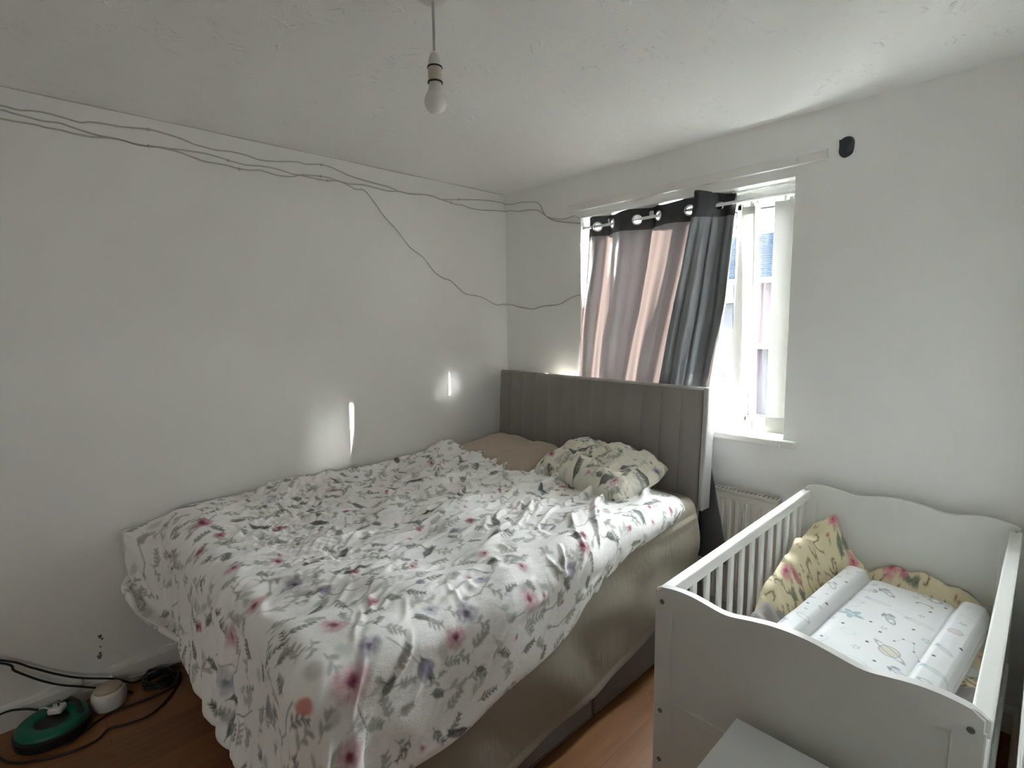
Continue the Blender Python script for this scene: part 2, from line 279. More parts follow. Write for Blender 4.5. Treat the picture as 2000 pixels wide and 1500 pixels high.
# ------------------------------------------------------------------ across the street
def house(name, x0, x1, front, label, wallm):
    e = empty(name, ((x0 + x1) / 2, 20, -2.7)); tag(e, label, 'house', 'terraced houses across the street')
    def P(nm, mb, m, par=None): 
        o = mb.build(nm, m); o.parent = par or e; o.matrix_parent_inverse = e.matrix_world.inverted() if par is None else Matrix(); return o
    return e, P
def place(o, e): o.parent = e; o.matrix_parent_inverse = Matrix.Translation(-Vector(e.location)); return o
def build_house(name, x0, x1, label, brick):
    e = empty(name, ((x0 + x1) / 2, 20, -2.7)); tag(e, label, 'house', 'terraced houses across the street')
    place(MB().box(x0, x1, 17.3, 24, -2.7, 3.0).build('wall', M['brick'] if brick else M['render']), e)
    ridge = 5.05
    place(MB().prism([(16.9, 2.95), (20.5, ridge), (24.2, 2.95)], lambda y, z: (x0, y, z), lambda y, z: (x1, y, z)).build('roof_deck', M['roof']), e)
    t = MB(); n = 22
    for k in range(n):                                    # overlapping courses of tiles
        f0, f1 = k / n, (k + 1.25) / n; ya, za = 16.86 + 3.64 * f0, 2.93 + (ridge - 2.93) * f0; yb, zb = 16.86 + 3.64 * f1, 2.93 + (ridge - 2.93) * f1
        t.prism([(ya, za + .07), (yb, zb + .02), (yb, zb + .0), (ya, za + .0)], lambda y, z: (x0, y, z), lambda y, z: (x1, y, z))
    o = place(t.build('tile_courses', M['roof']), e); o['kind'] = 'stuff'
    place(MB().box(x0, x1, 16.78, 16.92, 2.82, 3.0, .01).build('gutter', M['upvc']), e)
    return e
def far_window(e, x0, x1, z0, z1, y=17.3):
    f = place(MB().box(x0, x1, y - .08, y + .02, z0, z0 + .09).box(x0, x1, y - .08, y + .02, z1 - .07, z1).box(x0, x0 + .07, y - .08, y + .02, z0, z1).box(x1 - .07, x1, y - .08, y + .02, z0, z1).box((x0 + x1) / 2 - .04, (x0 + x1) / 2 + .04, y - .08, y + .02, z0, z1).build('window_frame', M['upvc']), e)
    MB().box(x0 + .05, x1 - .05, y - .03, y - .01, z0 + .05, z1 - .05).build('pane', M['far_glass'], f).matrix_parent_inverse = Matrix()
def fix_sub(e):
    pass
hA = build_house('terraced_house', -9.5, -5.0, 'pale fronted house across the street with grey panel between its windows', False)
far_window(hA, -7.6, -5.4, 2.25, 2.95); far_window(hA, -7.6, -5.4, -.6, 1.08)
place(MB().box(-7.7, -5.3, 17.2, 17.3, 1.15, 2.2, .01).build('cladding_panel', M['panel']), hA)
place(MB().box(-7.8, -5.2, 16.95, 17.3, 2.17, 2.25).box(-7.8, -5.2, 17.05, 17.3, 1.08, 1.16).build('window_ledge', M['upvc']), hA)
place(MB().box(-6.05, -5.75, 18.0, 18.5, 3.85, 4.25).build('roof_vent', M['upvc']), hA)
hB = build_house('terraced_house', -5.0, .5, 'red brick house across the street, right of the pale fronted one', True)
far_window(hB, -3.4, -1.9, 1.3, 2.6); far_window(hB, -3.4, -1.9, -1.5, .2)
place(MB().box(-4.75, -3.75, 17.2, 17.3, -2.6, .45).build('front_door', M['panel']), hB)
place(MB().box(-4.95, -3.6, 16.5, 17.3, .5, .66, .02).build('door_canopy', M['upvc']), hB)
hC = build_house('terraced_house', .5, 6.0, 'red brick house across the street, at the right hand end of the row', True)
far_window(hC, 1.4, 3.2, 1.2, 2.6); far_window(hC, 1.4, 3.2, -1.5, .2)
b = MB().box(-40, 40, 1.2, 60, -2.9, -2.7).build('ground', M['tarmac']); struct(b)
gw = MB().box(-12, 4, 12.6, 12.85, -2.7, -1.75, .02).build('garden_wall', M['render']); tag(gw, 'low pale garden wall in front of the houses across the street', 'wall')
rg = np.random.default_rng(8); hb = bmesh.new()
for k in range(260):
    c = Vector((rg.uniform(-11.5, -4.8), rg.uniform(13.1, 13.9), rg.uniform(-2.6, -1.25))); r = rg.uniform(.12, .22)
    for v in bmesh.ops.create_icosphere(hb, subdivisions=1, radius=r)['verts']: v.co = v.co * rg.uniform(.75, 1.2) + c
me = bpy.data.meshes.new('hedge'); hb.to_mesh(me); hb.free(); hg = link('hedge', me, M['hedge']); tag(hg, 'clipped green hedge behind the low garden wall outside', 'hedge')
# ------------------------------------------------------------------ duvet: a position-based cloth settled on the mattress
def simulate_duvet(n=144,m=150,steps=100,iters=7,seed=4,W=1.50,ztop=.70,restw=2.06,restl=2.21,log=False):
    """cloth grid [n across bed][m from foot to head] -> world-ish bed-frame coords (u across, v along, z)"""
    rng=np.random.default_rng(seed)
    s=np.linspace(0,1,n)[:,None]; t=np.linspace(0,1,m)[None]
    # developed outline
    tb=np.array([0,.1,.2,.33,.45,.52,.56,.6,.65,.8,.92,1.0])
    # head edge b(a)
    head=np.interp(s,[0,.06,.12,.2,.32,.45,.58,.7,.85,1],[1.56,1.60,1.585,1.56,1.60,1.66,1.72,1.745,1.755,1.74])+0*t
    foot=np.interp(s,[0,.08,.16,.3,.5,.68,.76,.85,1],[-.33,-.36,-.37,-.40,-.42,-.41,-.40,-.40,-.40])+0*t
    b=foot+(head-foot)*t
    bb=b
    left=np.interp(bb,[-.45,-.2,0,.3,1.2,1.6,1.8],[-.02,-.03,-.02,-.015,-.015,-.015,-.01])
    right=W+np.interp(bb,[-.42,.0,.2,.39,.67,.85,1.0,1.10,1.16,1.2,1.4,1.62,1.76],[.34,.34,.335,.325,.29,.275,.24,.16,.13,.085,.075,.06,.015])
    a=left+(right-left)*s
    r=.055
    def fold(d):   # distance past edge start -> (horizontal, drop)
        ang=np.clip(d/r,0,np.pi/2); h=np.where(d>0,r*np.sin(ang),d); dr=np.where(d>0,r*(1-np.cos(ang))+np.maximum(d-r*np.pi/2,0),0); return h,dr
    hx,dx=fold(a-(W-r)); hy,dy=fold(-(b-r))
    X=np.stack([W-r+hx, r-hy, ztop-np.maximum(dx,dy)-.3*np.minimum(dx,dy)],-1)
    # puff thickness of filling
    # the corner by the wall juts out past the foot of the mattress before it drops
    out=np.interp(s,[0,.10,.16,.24,1],[.17,.165,.10,.03,.0])*sm(0.02,-.06,b); X[...,1]-=out; X[...,2]+=out*.30*sm(0,.1,.0-b)
    lum=smooth_noise(rng,n,m,8,10)*.013+smooth_noise(rng,n,m,3.6,5)*.007
    edge=np.minimum(np.minimum(s,1-s)*restw,np.minimum(t,1-t)*restl); ef=np.clip(edge/.16,0,1)**.7
    th=.006+(.034+lum)*ef
    th=np.maximum(th,.011)
    th+= .075*np.exp(-((a-.07)/.10)**2-((b-1.44)/.12)**2)      # bunched corner by the wall
    th+= .020*np.exp(-((a-1.25)/.25)**2-((b-1.58)/.12)**2)
    th-= .012*np.exp(-((a-.55)/.2)**2-((b-1.2)/.25)**2)
    th+= .030*np.exp(-((a-.05)/.10)**2)*np.clip((1.3-b)/.4,0,1)
    X[...,2]+=th
    ii,jj=np.arange(n)[:,None],np.arange(m)[None]
    # gathers: bands of ripples whose direction turns over the cloth
    ph=smooth_noise(rng,n,m,16,16)*2.2; dirn=smooth_noise(rng,n,m,26,26)*.55+.25
    rip=np.sin((ii*np.cos(dirn)-jj*np.sin(dirn))*.95+ph*2.5)
    nz=smooth_noise(rng,n,m,2.2,6)*.006+smooth_noise(rng,n,m,4.5,2.6)*.006+.007*rip*sm(-.6,1.0,smooth_noise(rng,n,m,9,9))
    # rotate part: diagonal shear of noise in patches
    d2=smooth_noise(rng,n,m,22,22)*.5+.9
    nz=nz+.022*np.maximum(0,np.sin((ii*np.sin(d2)+jj*np.cos(d2))*.62+smooth_noise(rng,n,m,14,14)*2.6))**2*sm(.62,.3,t)*sm(-.8,.6,smooth_noise(rng,n,m,8,8))
    X[...,2]+=nz*ef*1.0
    P=X.copy(); V=np.zeros_like(P)
    du=restw/(n-1); dv=restl/(m-1)
    # local rest scale: gathered more in places
    g=1+.05*smooth_noise(rng,n,m,10,10)+.03*sm(.75,.40,t)*sm(.9,.7,s)-.01-.03*sm(.8,.97,s)*sm(.6,.3,t)
    w=np.ones((n,m)); 
    pin=np.zeros((n,m),bool); pin[:,0]=True; pin[:,-1]=True; pin[0,:]=True; pin[-1,:]=True
    w[pin]=0.0
    w3=w[...,None]
    def dist(P,sa,sb,L,k):
        A=P[sa];B=P[sb]; wa=w3[sa]; wb=w3[sb]
        D=B-A; l=np.sqrt((D*D).sum(-1,keepdims=True))+1e-9; ws=wa+wb+1e-9
        c=(l-L)/l*D*k/ws; P[sa]=A+wa*c; P[sb]=B-wb*c
    Lu=du*(.5*(g[1:]+g[:-1]))[...,None]; Lv=dv*(.5*(g[:,1:]+g[:,:-1]))[...,None]; Ld=math.hypot(du,dv)
    S=slice
    e0,o0=S(0,None,2),S(1,None,2)
    def pairs(N,off,step):  # indices start
        return np.arange(off,N-step,2*step)
    def ix(i,j): return np.ix_(i,j)
    sets=[]
    J=np.arange(m); I=np.arange(n)
    for off in (0,1):
        i=np.arange(off,n-1,2); sets.append((ix(i,J),ix(i+1,J),Lu[i],1.0))
        j=np.arange(off,m-1,2); sets.append((ix(I,j),ix(I,j+1),Lv[:,j],1.0))
    for off in (0,1):
        i=np.arange(off,n-1,2)
        for of2 in (0,1):
            j=np.arange(of2,m-1,2)
            sets.append((ix(i,j),ix(i+1,j+1),Ld,.35)); sets.append((ix(i+1,j),ix(i,j+1),Ld,.35))
    bend=[]
    for step,k in ((2,.26),(4,.09)):
        for off in range(2*step):
            i=np.arange(off,n-step,2*step)
            if len(i): bend.append((ix(i,J),ix(i+step,J),du*step,k))
            j=np.arange(off,m-step,2*step)
            if len(j): bend.append((ix(I,j),ix(I,j+step),dv*step,k))
    bc=np.array([W/2-.0,0,0]); 
    cu,hu=W/2,W/2-r; cv0,hv=1.0,1.0-r+0.0
    zc,hz=ztop-.35,.35-r
    dt=1/60.; grav=np.array([0,0,-9.8])
    def collide(P,prev):
        q=np.stack([np.abs(P[...,0]-cu)-hu,np.abs(P[...,1]-cv0)-hv,np.abs(P[...,2]-zc)-hz],-1)
        qm=np.maximum(q,0); ln=np.sqrt((qm*qm).sum(-1))
        d=ln+np.minimum(q.max(-1),0)-r
        sg=np.sign(P-np.array([cu,cv0,zc]))
        N=np.where(ln[...,None]>1e-6,qm/(ln[...,None]+1e-9),np.where(q==q.max(-1,keepdims=True),1.,0))*sg
        pen=(th*.999)-d; hit=(pen>0)&(w>0)
        P[hit]+=N[hit]*pen[hit][:,None]
        dsp=P-prev; tn=dsp-(dsp*N).sum(-1,keepdims=True)*N
        P[hit]-=.75*tn[hit]
        # wall
        P[...,0]=np.maximum(P[...,0],-.030)
    for k in range(steps):
        prev=P.copy()
        V*=.90
        P=P+ (dt*V+dt*dt*grav)*w3
        for it in range(iters):
            for sa,sb,L,kk in sets: dist(P,sa,sb,L,kk)
            if it%2==0:
                for sa,sb,L,kk in bend: dist(P,sa,sb,L,kk)
            collide(P,prev)
        V=(P-prev)/dt
        vl=np.sqrt((V*V).sum(-1,keepdims=True)); V*=np.minimum(1,.6/(vl+1e-9))
    Q=P.copy(); Q[1:-1,1:-1]=.25*P[1:-1,1:-1]+.125*(P[2:,1:-1]+P[:-2,1:-1]+P[1:-1,2:]+P[1:-1,:-2])+.0625*(P[2:,2:]+P[2:,:-2]+P[:-2,2:]+P[:-2,:-2]); P=.35*P+.65*Q
    # deepen the settled wrinkles a little
    Lw=P.copy()
    for _ in range(24): Lw[1:-1,1:-1]=.2*(Lw[1:-1,1:-1]+Lw[2:,1:-1]+Lw[:-2,1:-1]+Lw[1:-1,2:]+Lw[1:-1,:-2])
    P=P+.65*(P-Lw)*ef[...,None]
    for _ in range(3): collide(P,P.copy())
    for _ in range(5):   # ease the stitched edges
        E=P.copy(); E[1:-1,-4:]=.5*P[1:-1,-4:]+.25*(P[2:,-4:]+P[:-2,-4:]); E[-4:,1:-1]=.5*E[-4:,1:-1]+.25*(E[-4:,2:]+E[-4:,:-2]); P=E
    return P,restw,restl
# ------------------------------------------------------------------ print painters (flat print on cloth, as colour per vertex in cloth coordinates)
class Print:
    def __init__(s, n, m, w, l, base):
        s.n, s.m, s.dx, s.dy = n, m, w / (n - 1), l / (m - 1); s.X = np.arange(n) * s.dx; s.Y = np.arange(m) * s.dy
        s.C = np.empty((n, m, 3), np.float32); s.C[:] = base
    def win(s, cx, cy, r):
        i0, i1 = max(int((cx - r) / s.dx), 0), min(int((cx + r) / s.dx) + 2, s.n); j0, j1 = max(int((cy - r) / s.dy), 0), min(int((cy + r) / s.dy) + 2, s.m)
        if i0 >= i1 or j0 >= j1: return None
        return slice(i0, i1), slice(j0, j1), s.X[i0:i1, None] - cx, s.Y[None, j0:j1] - cy
    def put(s, w, a, col):
        a = np.clip(a, 0, 1)[..., None]; s.C[w[0], w[1]] = s.C[w[0], w[1]] * (1 - a) + np.array(col) * a
    def ellipse(s, cx, cy, a, b, th, col, al=1.0, hole=0.0, soft=None):
        w = s.win(cx, cy, max(a, b) + .004)
        if not w: return
        c, q = math.cos(th), math.sin(th); u = (w[2] * c + w[3] * q) / a; v = (-w[2] * q + w[3] * c) / b; d = np.sqrt(u * u + v * v); e = soft or min(.5, .9 * s.dx / min(a, b))
        k = sm(1 + e, 1 - e, d)
        if hole: k = k * sm(hole - e, hole + e, d)
        s.put(w, k * al, col)
    def line(s, pts, r, col, al=1.0):
        for (x0, y0), (x1, y1) in zip(pts, pts[1:]):
            l = math.hypot(x1 - x0, y1 - y0); w = s.win((x0 + x1) / 2, (y0 + y1) / 2, l / 2 + r * 2 + s.dx)
            if not w or l < 1e-6: continue
            mx, my = (x0 + x1) / 2, (y0 + y1) / 2; px, py_ = w[2] + mx - x0, w[3] + my - y0; t = np.clip((px * (x1 - x0) + py_ * (y1 - y0)) / l / l, 0, 1)
            d = np.hypot(px - t * (x1 - x0), py_ - t * (y1 - y0)); s.put(w, sm(r + s.dx * .6, max(r - s.dx * .5, 0), d) * al, col)
    def sprig(s, x, y, th, ln, n, ll, lw, col, al=.85, spread=.75, curve=0.0, single=False):
        pts = []; a = th
        for k in range(n + 1):
            pts.append((x, y)); x += math.cos(a) * ln / n; y += math.sin(a) * ln / n; a += curve / n
        s.line(pts, .0011, col, al * .8)
        for k in range(n):
            ta = math.atan2(pts[k + 1][1] - pts[k][1], pts[k + 1][0] - pts[k][0]); sc = 1 - .45 * k / n
            for sg in ((-1, 1) if not single else ((-1) ** k,)):
                b = ta + sg * spread; l = ll * sc; s.ellipse(pts[k + 1][0] + math.cos(b) * l * .5, pts[k + 1][1] + math.sin(b) * l * .5, l * .5, lw * sc * .5, b, col, al)
        s.ellipse(pts[-1][0], pts[-1][1], ll * .4, lw * .4, a, col, al)
    def flower(s, x, y, r, halo, core, rng, petals=5, al=.75):
        ph = rng.uniform(0, 6.28); w = s.win(x, y, r * 1.5)
        if not w: return
        th = np.arctan2(w[3], w[2]); d = np.hypot(w[2], w[3]); R = .9 * r * (.82 + .16 * np.abs(np.cos(petals * th / 2 + ph)) + .16 * np.sin(2 * th + ph * 2) + .10 * np.sin(3 * th + ph * 3) + .05 * np.sin(11 * th + ph))
        tex = .78 + .22 * np.cos(petals * th + ph + d / r * 2) * np.cos(d / r * 7 + ph); s.put(w, sm(1.2, .6, d / R) * al * tex, halo)
        s.put(w, sm(.62, .15, np.hypot(w[2] - r * .1 * math.cos(ph), (w[3] - r * .1 * math.sin(ph)) * 1.3) / R) * .9, core); s.put(w, sm(.28, .05, d / R) * .7, np.array(core) * .5)
    def tulip(s, x, y, r, th, col, rng):
        for k in (-.5, 0, .5):
            s.ellipse(x + math.cos(th + k) * r * .45, y + math.sin(th + k) * r * .45, r * .62, r * .34, th + k, np.array(col) * rng.uniform(.8, 1.15), .75, soft=.25)
        s.line([(x, y), (x - math.cos(th) * r * 2.6, y - math.sin(th) * r * 2.6)], .0012, (.25, .26, .22), .7)
    def star(s, x, y, r, col, al=.8, th=.3, wd=.0012, fill=None):
        p = [(x + (r if k % 2 == 0 else r * .42) * math.cos(th + k * PI / 5), y + (r if k % 2 == 0 else r * .42) * math.sin(th + k * PI / 5)) for k in range(11)]
        if fill is not None:
            for k in range(0, 10, 2): s.ellipse((p[k][0] + x) / 2, (p[k][1] + y) / 2, r * .55, r * .26, th + k * PI / 5, fill, al)
        else: s.line(p, wd, col, al)
LEAF = (.135, .15, .125); LEAF2 = (.34, .36, .32); LEAF3 = (.48, .50, .46); PINK = (.62, .30, .36); MAG = (.26, .035, .085); PUR = (.27, .25, .34); BLU = (.42, .46, .54); CORAL = (.62, .24, .22)
def floral(pr, rng, flowers, wl, base_step=.060, dens=1.0):
    w, l = wl
    for gx in np.arange(0, w, base_step):                # sprigs scattered over the cloth
        for gy in np.arange(0, l, base_step):
            x, y = gx + rng.uniform(-.026, .026), gy + rng.uniform(-.026, .026); th = rng.normal(1.1, .9); k = rng.random()
            if k < .26: pr.sprig(x, y, th, rng.uniform(.040, .068), rng.integers(4, 6), rng.uniform(.016, .022), rng.uniform(.0068, .009), LEAF, .82, .7, rng.uniform(-.8, .8))
            elif k < .31: pr.sprig(x, y, th, rng.uniform(.07, .09), 6, rng.uniform(.030, .040), .0075, (.06, .075, .07), .9, .45, rng.uniform(-.5, .5))
            elif k < .62: pr.sprig(x, y, th, rng.uniform(.045, .07), 4, rng.uniform(.019, .026), rng.uniform(.009, .012), LEAF2, .8, .8, rng.uniform(-1, 1), rng.random() < .4)
            elif k < .80: pr.sprig(x, y, th, rng.uniform(.05, .07), 3, rng.uniform(.028, .042), rng.uniform(.013, .020), LEAF3, .75, .6, rng.uniform(-1, 1), True)
            elif k < .88: pr.line([(x, y), (x + .05 * math.cos(th), y + .05 * math.sin(th)), (x + .12 * math.cos(th + .35), y + .12 * math.sin(th + .35))], .0015, LEAF, .75); pr.ellipse(x, y, .014, .008, th, LEAF2, .8)
            elif k < .95: pr.ellipse(x, y, rng.uniform(.018, .03), rng.uniform(.012, .017), th, (.50, .53, .50), .6, soft=.4)
            else: pr.flower(x, y, rng.uniform(.010, .016), PINK, MAG, rng, 5, .75)
    for f in flowers:
        kind, x, y, r = f[:4]; 
        if kind == 'p': pr.ellipse(x, y, r * 1.0, r * .8, rng.uniform(0, 3), (.80, .78, .76), .7, soft=.35); pr.flower(x, y, r, PINK, MAG, rng, 5, .8)
        elif kind == 'r': pr.flower(x, y, r, (.42, .10, .17), MAG, rng, 4, .95)
        elif kind == 'u': pr.flower(x, y, r, PUR, (.13, .07, .17), rng, 5, .8)
        elif kind == 't': pr.tulip(x, y, r, rng.uniform(.3, 1.6), PUR, rng)
        elif kind == 'b': pr.flower(x, y, r, BLU, (.33, .37, .45), rng, 5, .7)
        elif kind == 'c': pr.ellipse(x, y, r, r * .65, .8, CORAL, .95)

# ------------------------------------------------------------------ divan bed: base halves, glides, channelled headboard
BX, BY, BW, BL, BZ, MT = .05, -2.098, 1.515, 1.90, .355, .70; BA = math.radians(-0.5)
bed = empty('divan_bed', (BX, BY, 0), BA); tag(bed, 'king size divan bed with grey brown base and taupe channelled headboard, against the left wall', 'bed')
def divan_half(v0, v1): 
    o = MB().box(0, BW, v0, v1, .04, BZ, .012, 3).build('divan_base', M['divan'], bed, True, 40)
    MB().box(-.002, BW + .002, v0 + .004, v1 - .004, .040, .046, .001).build('base_piping', M['divan'], o); return o
dv1 = divan_half(0, 1.046); dv2 = divan_half(1.052, BL)
for u in (.10, BW - .055):
    for v in (.10, .955, 1.10, BL - .1): MB().lathe([(.012, .04), (.012, .03), (.026, .026), (.030, .012), (.028, .003), (.02, 0)], 20, (u, v, 0)).build('glide', M['chrome'], bed, True, 50)
HBW = 1.515; hbx = -.005; lean = .055
Mh = Matrix.Translation((hbx, BL + .018, 0)) @ Matrix.Rotation(math.radians(-1.6), 4, 'Z') @ Matrix.Shear('XZ', 4, (0, 0))
def hb_pt(x, y, z): return Mh @ Vector((x, y + (z - .6) * lean, z))
def hb_build(mb, name, m, par, ang=40):
    for v in mb.bm.verts: v.co = hb_pt(*v.co)
    return mb.build(name, m, par, True, ang)
hbd = hb_build(MB().box(0, HBW, .034, .074, .62, 1.205, .006).box(.30, .36, .075, .095, .10, 1.0).box(1.15, 1.21, .075, .095, .10, 1.0), 'headboard', M['head'], bed)
npan = 13; pw = (HBW - .034) / npan
for k in range(npan):
    x0 = .006 + k * pw; mb = MB(); n = 8; po = []
    for i in range(n + 1):
        t = i / n; po.append((x0 + .0005 + (pw - .0010) * t,   .034 - .018 - .006 * (1 - abs(2 * t - 1) ** 4)))
    po += [(x0 + pw - .0005, .036), (x0 + .0005, .036)]
    mb.prism(po, lambda a, y: (a, y, .625), lambda a, y: (a, y + .0, 1.20))
    # rolled top of the channel
    mb.prism(po, lambda a, y: (a, y, 1.20), lambda a, y: (a, .034 + (y - .034) * .35, 1.212)); hb_build(mb, 'padded_panel', M['head'], hbd, 50)
hb_build(MB().box(HBW - .022, HBW + .004, .004, .078, .622, 1.214, .006, 3), 'lit_side_edge', M['head_edge'], hbd)  # right edge strip, its pale colour stands for sky light

# ------------------------------------------------------------------ mattress with a loose fitted sheet
mt = empty('mattress', (BX, BY, 0), BA); tag(mt, 'deep mattress in a beige fitted sheet hanging loose over the divan base', 'mattress')
MB().box(.02, BW - .012, .02, BL - .022, BZ, MT - .012, .05, 4).build('mattress_core', M['furn'], mt, True, 60)
# fitted sheet: runs across the top and down the right side to a slack hem, wrapped round both ends
nv, ns = 150, 60; Vv = np.linspace(0, BL, nv); P = np.zeros((ns, nv, 3)); rg = np.random.default_rng(12)
hem = np.interp(Vv, [0, .6, .85, 1.05, 1.25, 1.35, 1.5, 1.78, 1.9], [.10, .105, .122, .125, .165, .20, .265, .375, .42])
flat = np.linspace(.4, BW - .07, 12); r = .07
nz = smooth_noise(rg, ns, nv, 5, 5)
for j, v in enumerate(Vv):
    endr = max(0.0, (v - (BL - .10)) / .10); inset = .075 * endr ** 2.4; col = [(a, 0, MT) for a in flat]
    for i in range(1, 13): t = i / 12 * PI / 2; col.append((BW - .07 + r * math.sin(t), 0, MT - r + r * math.cos(t)))
    m2 = ns - len(col); zt = MT - r
    for i in range(1, m2 + 1):
        f = i / m2; z = zt + (hem[j] - zt) * f; bulge = .016 * math.sin(PI * min(1, f * 1.05)) + .012 * sm(.6, 1, f); diag = .007 * math.sin((v * 6.0 + f * 5.5)) * sm(.1, .5, f) + .006 * math.sin(v * 13 - f * 7 + 1.2) * sm(.2, .7, f)
        col.append((BW + bulge + diag + (.010 if f > .955 else 0) - (.012 if f > .985 else 0), 0, z))
    for i, (a, _, z) in enumerate(col):
        k = sm(12, 30, i); P[i, j] = (a + .0035 * nz[i, j] * k - inset * sm(8, 22, i), v, z - (.06 * endr ** 3 if i < 20 else .03 * endr ** 3))
P[:, :, 0] = np.where(P[:, :, 2] < MT - .08, np.maximum(P[:, :, 0], BW + .007 - .075 * (np.maximum(0, (Vv - (BL - .10)) / .10) ** 2.4)[None]), P[:, :, 0])
rd = .06 - np.sqrt(.06 ** 2 - np.clip(.06 - Vv, 0, .0599) ** 2); P[:, :, 2] -= rd[None] * np.clip((P[:, :, 2] - .5) / .2, 0, 1)
sheet = grid_obj('fitted_sheet', P, M['sheet'], mt, flip=True)
# strip of sheet across the rest of the top
g = np.zeros((20, 60, 3)); g[..., 0] = np.linspace(.0, .41, 20)[:, None]; g[..., 1] = np.linspace(0, BL, 60)[None]; g[..., 2] = MT - .05 * (1 - np.minimum(1, np.linspace(0, .41, 20) / .06))[:, None] ** 2 - .05 * np.maximum(0, (np.linspace(0, BL, 60) - (BL - .1)) / .1)[None] ** 3
g[..., 2] -= (.06 - np.sqrt(.06 ** 2 - np.clip(.06 - np.linspace(0, BL, 60), 0, .0599) ** 2))[None]
grid_obj('sheet_top', g, M['sheet'], mt, flip=True)

# ------------------------------------------------------------------ pillows
def pillow(name, loc, rz, w, d, h, m, label, print_fn=None, seed=1, tilt=(0, 0), res=(120, 80), grp=None):
    rg = np.random.default_rng(seed); nu, nw = res; U = np.linspace(-1, 1, nu)[:, None]; V = np.linspace(-1, 1, nw)[None]
    cr = np.maximum(0, np.abs(U) + np.abs(V) * .9 - 1.35) / .55; prof = (np.maximum(0, 1 - np.abs(U) ** 3.4) * np.maximum(0, 1 - np.abs(V) ** 3.0)) ** .48
    pin = 1 - .06 * (1 - np.abs(U) ** 2) * np.abs(V) ** 3 - .10 * cr; pin2 = 1 - .05 * (1 - np.abs(V) ** 2) * np.abs(U) ** 3 - .10 * cr
    lum = smooth_noise(rg, nu, nw, 9, 9) * .10 + smooth_noise(rg, nu, nw, 4, 4) * .035 + smooth_noise(rg, nu, nw, 2.2, 6) * .018
    top = np.zeros((nu, nw, 3)); top[..., 0] = U * w / 2 * pin2; top[..., 1] = V * d / 2 * pin; top[..., 2] = h * .62 * prof * (1 + lum) + .004 * smooth_noise(rg, nu, nw, 2, 2) * (1 - prof)
    bot = top.copy(); bot[..., 2] = -h * .38 * prof
    R = Matrix.Translation(loc) @ Matrix.Rotation(rz, 4, 'Z') @ Matrix.Rotation(tilt[0], 4, 'X') @ Matrix.Rotation(tilt[1], 4, 'Y')
    C = None
    if print_fn: C = print_fn(nu, nw, w, d)
    # one closed mesh: top grid then mirrored bottom
    n = nu * nw; idx = np.arange(n).reshape(nu, nw); q = np.stack([idx[:-1, :-1], idx[1:, :-1], idx[1:, 1:], idx[:-1, 1:]], -1).reshape(-1, 4); Q = np.concatenate([q, q[:, ::-1] + n])
    co = np.concatenate([top.reshape(-1, 3), bot.reshape(-1, 3)]); me = bpy.data.meshes.new(name); me.vertices.add(2 * n); me.vertices.foreach_set('co', co.reshape(-1).astype(np.float32))
    me.loops.add(Q.size); me.loops.foreach_set('vertex_index', Q.reshape(-1).astype(np.int32)); me.polygons.add(len(Q)); me.polygons.foreach_set('loop_start', np.arange(0, Q.size, 4, dtype=np.int32)); me.update(calc_edges=True); me.validate()
    if C is not None:
        a = me.color_attributes.new('print', 'FLOAT_COLOR', 'POINT'); c4 = np.ones((2 * n, 4), np.float32); c4[:n, :3] = C.reshape(-1, 3); c4[n:, :3] = C.reshape(-1, 3); a.data.foreach_set('color', c4.reshape(-1))
    bm = bmesh.new(); bm.from_mesh(me); bmesh.ops.remove_doubles(bm, verts=bm.verts[:], dist=1e-5); bm.to_mesh(me); bm.free()
    o = link(name, me, m, None, True); o.matrix_world = R; tag(o, label, 'pillow', grp); return o
pillow('bed_pillow', (.47, -.45, .742), math.radians(-3), .72, .44, .125, M['beige'], 'plain beige pillow by the headboard, next to the left wall', seed=5, tilt=(.10, 0))
def pil_print(nu, nw, w, d):
    k = 1; pr = Print(nu, nw, w, d, (.76, .73, .62)); rg = np.random.default_rng(21)
    floral(pr, rg, [('r', .10, .10, .022), ('p', .56, .06, .03), ('u', .62, .30, .03), ('p', .34, .36, .028), ('b', .2, .3, .03)], (w, d), .058); return pr.C
pillow('bed_pillow', (1.12, -.43, .777), math.radians(-5), .64, .42, .165, M['pillow'], 'cream pillow with leafy floral print leaning on the headboard', pil_print, 9, (.22, .04), (260, 170))
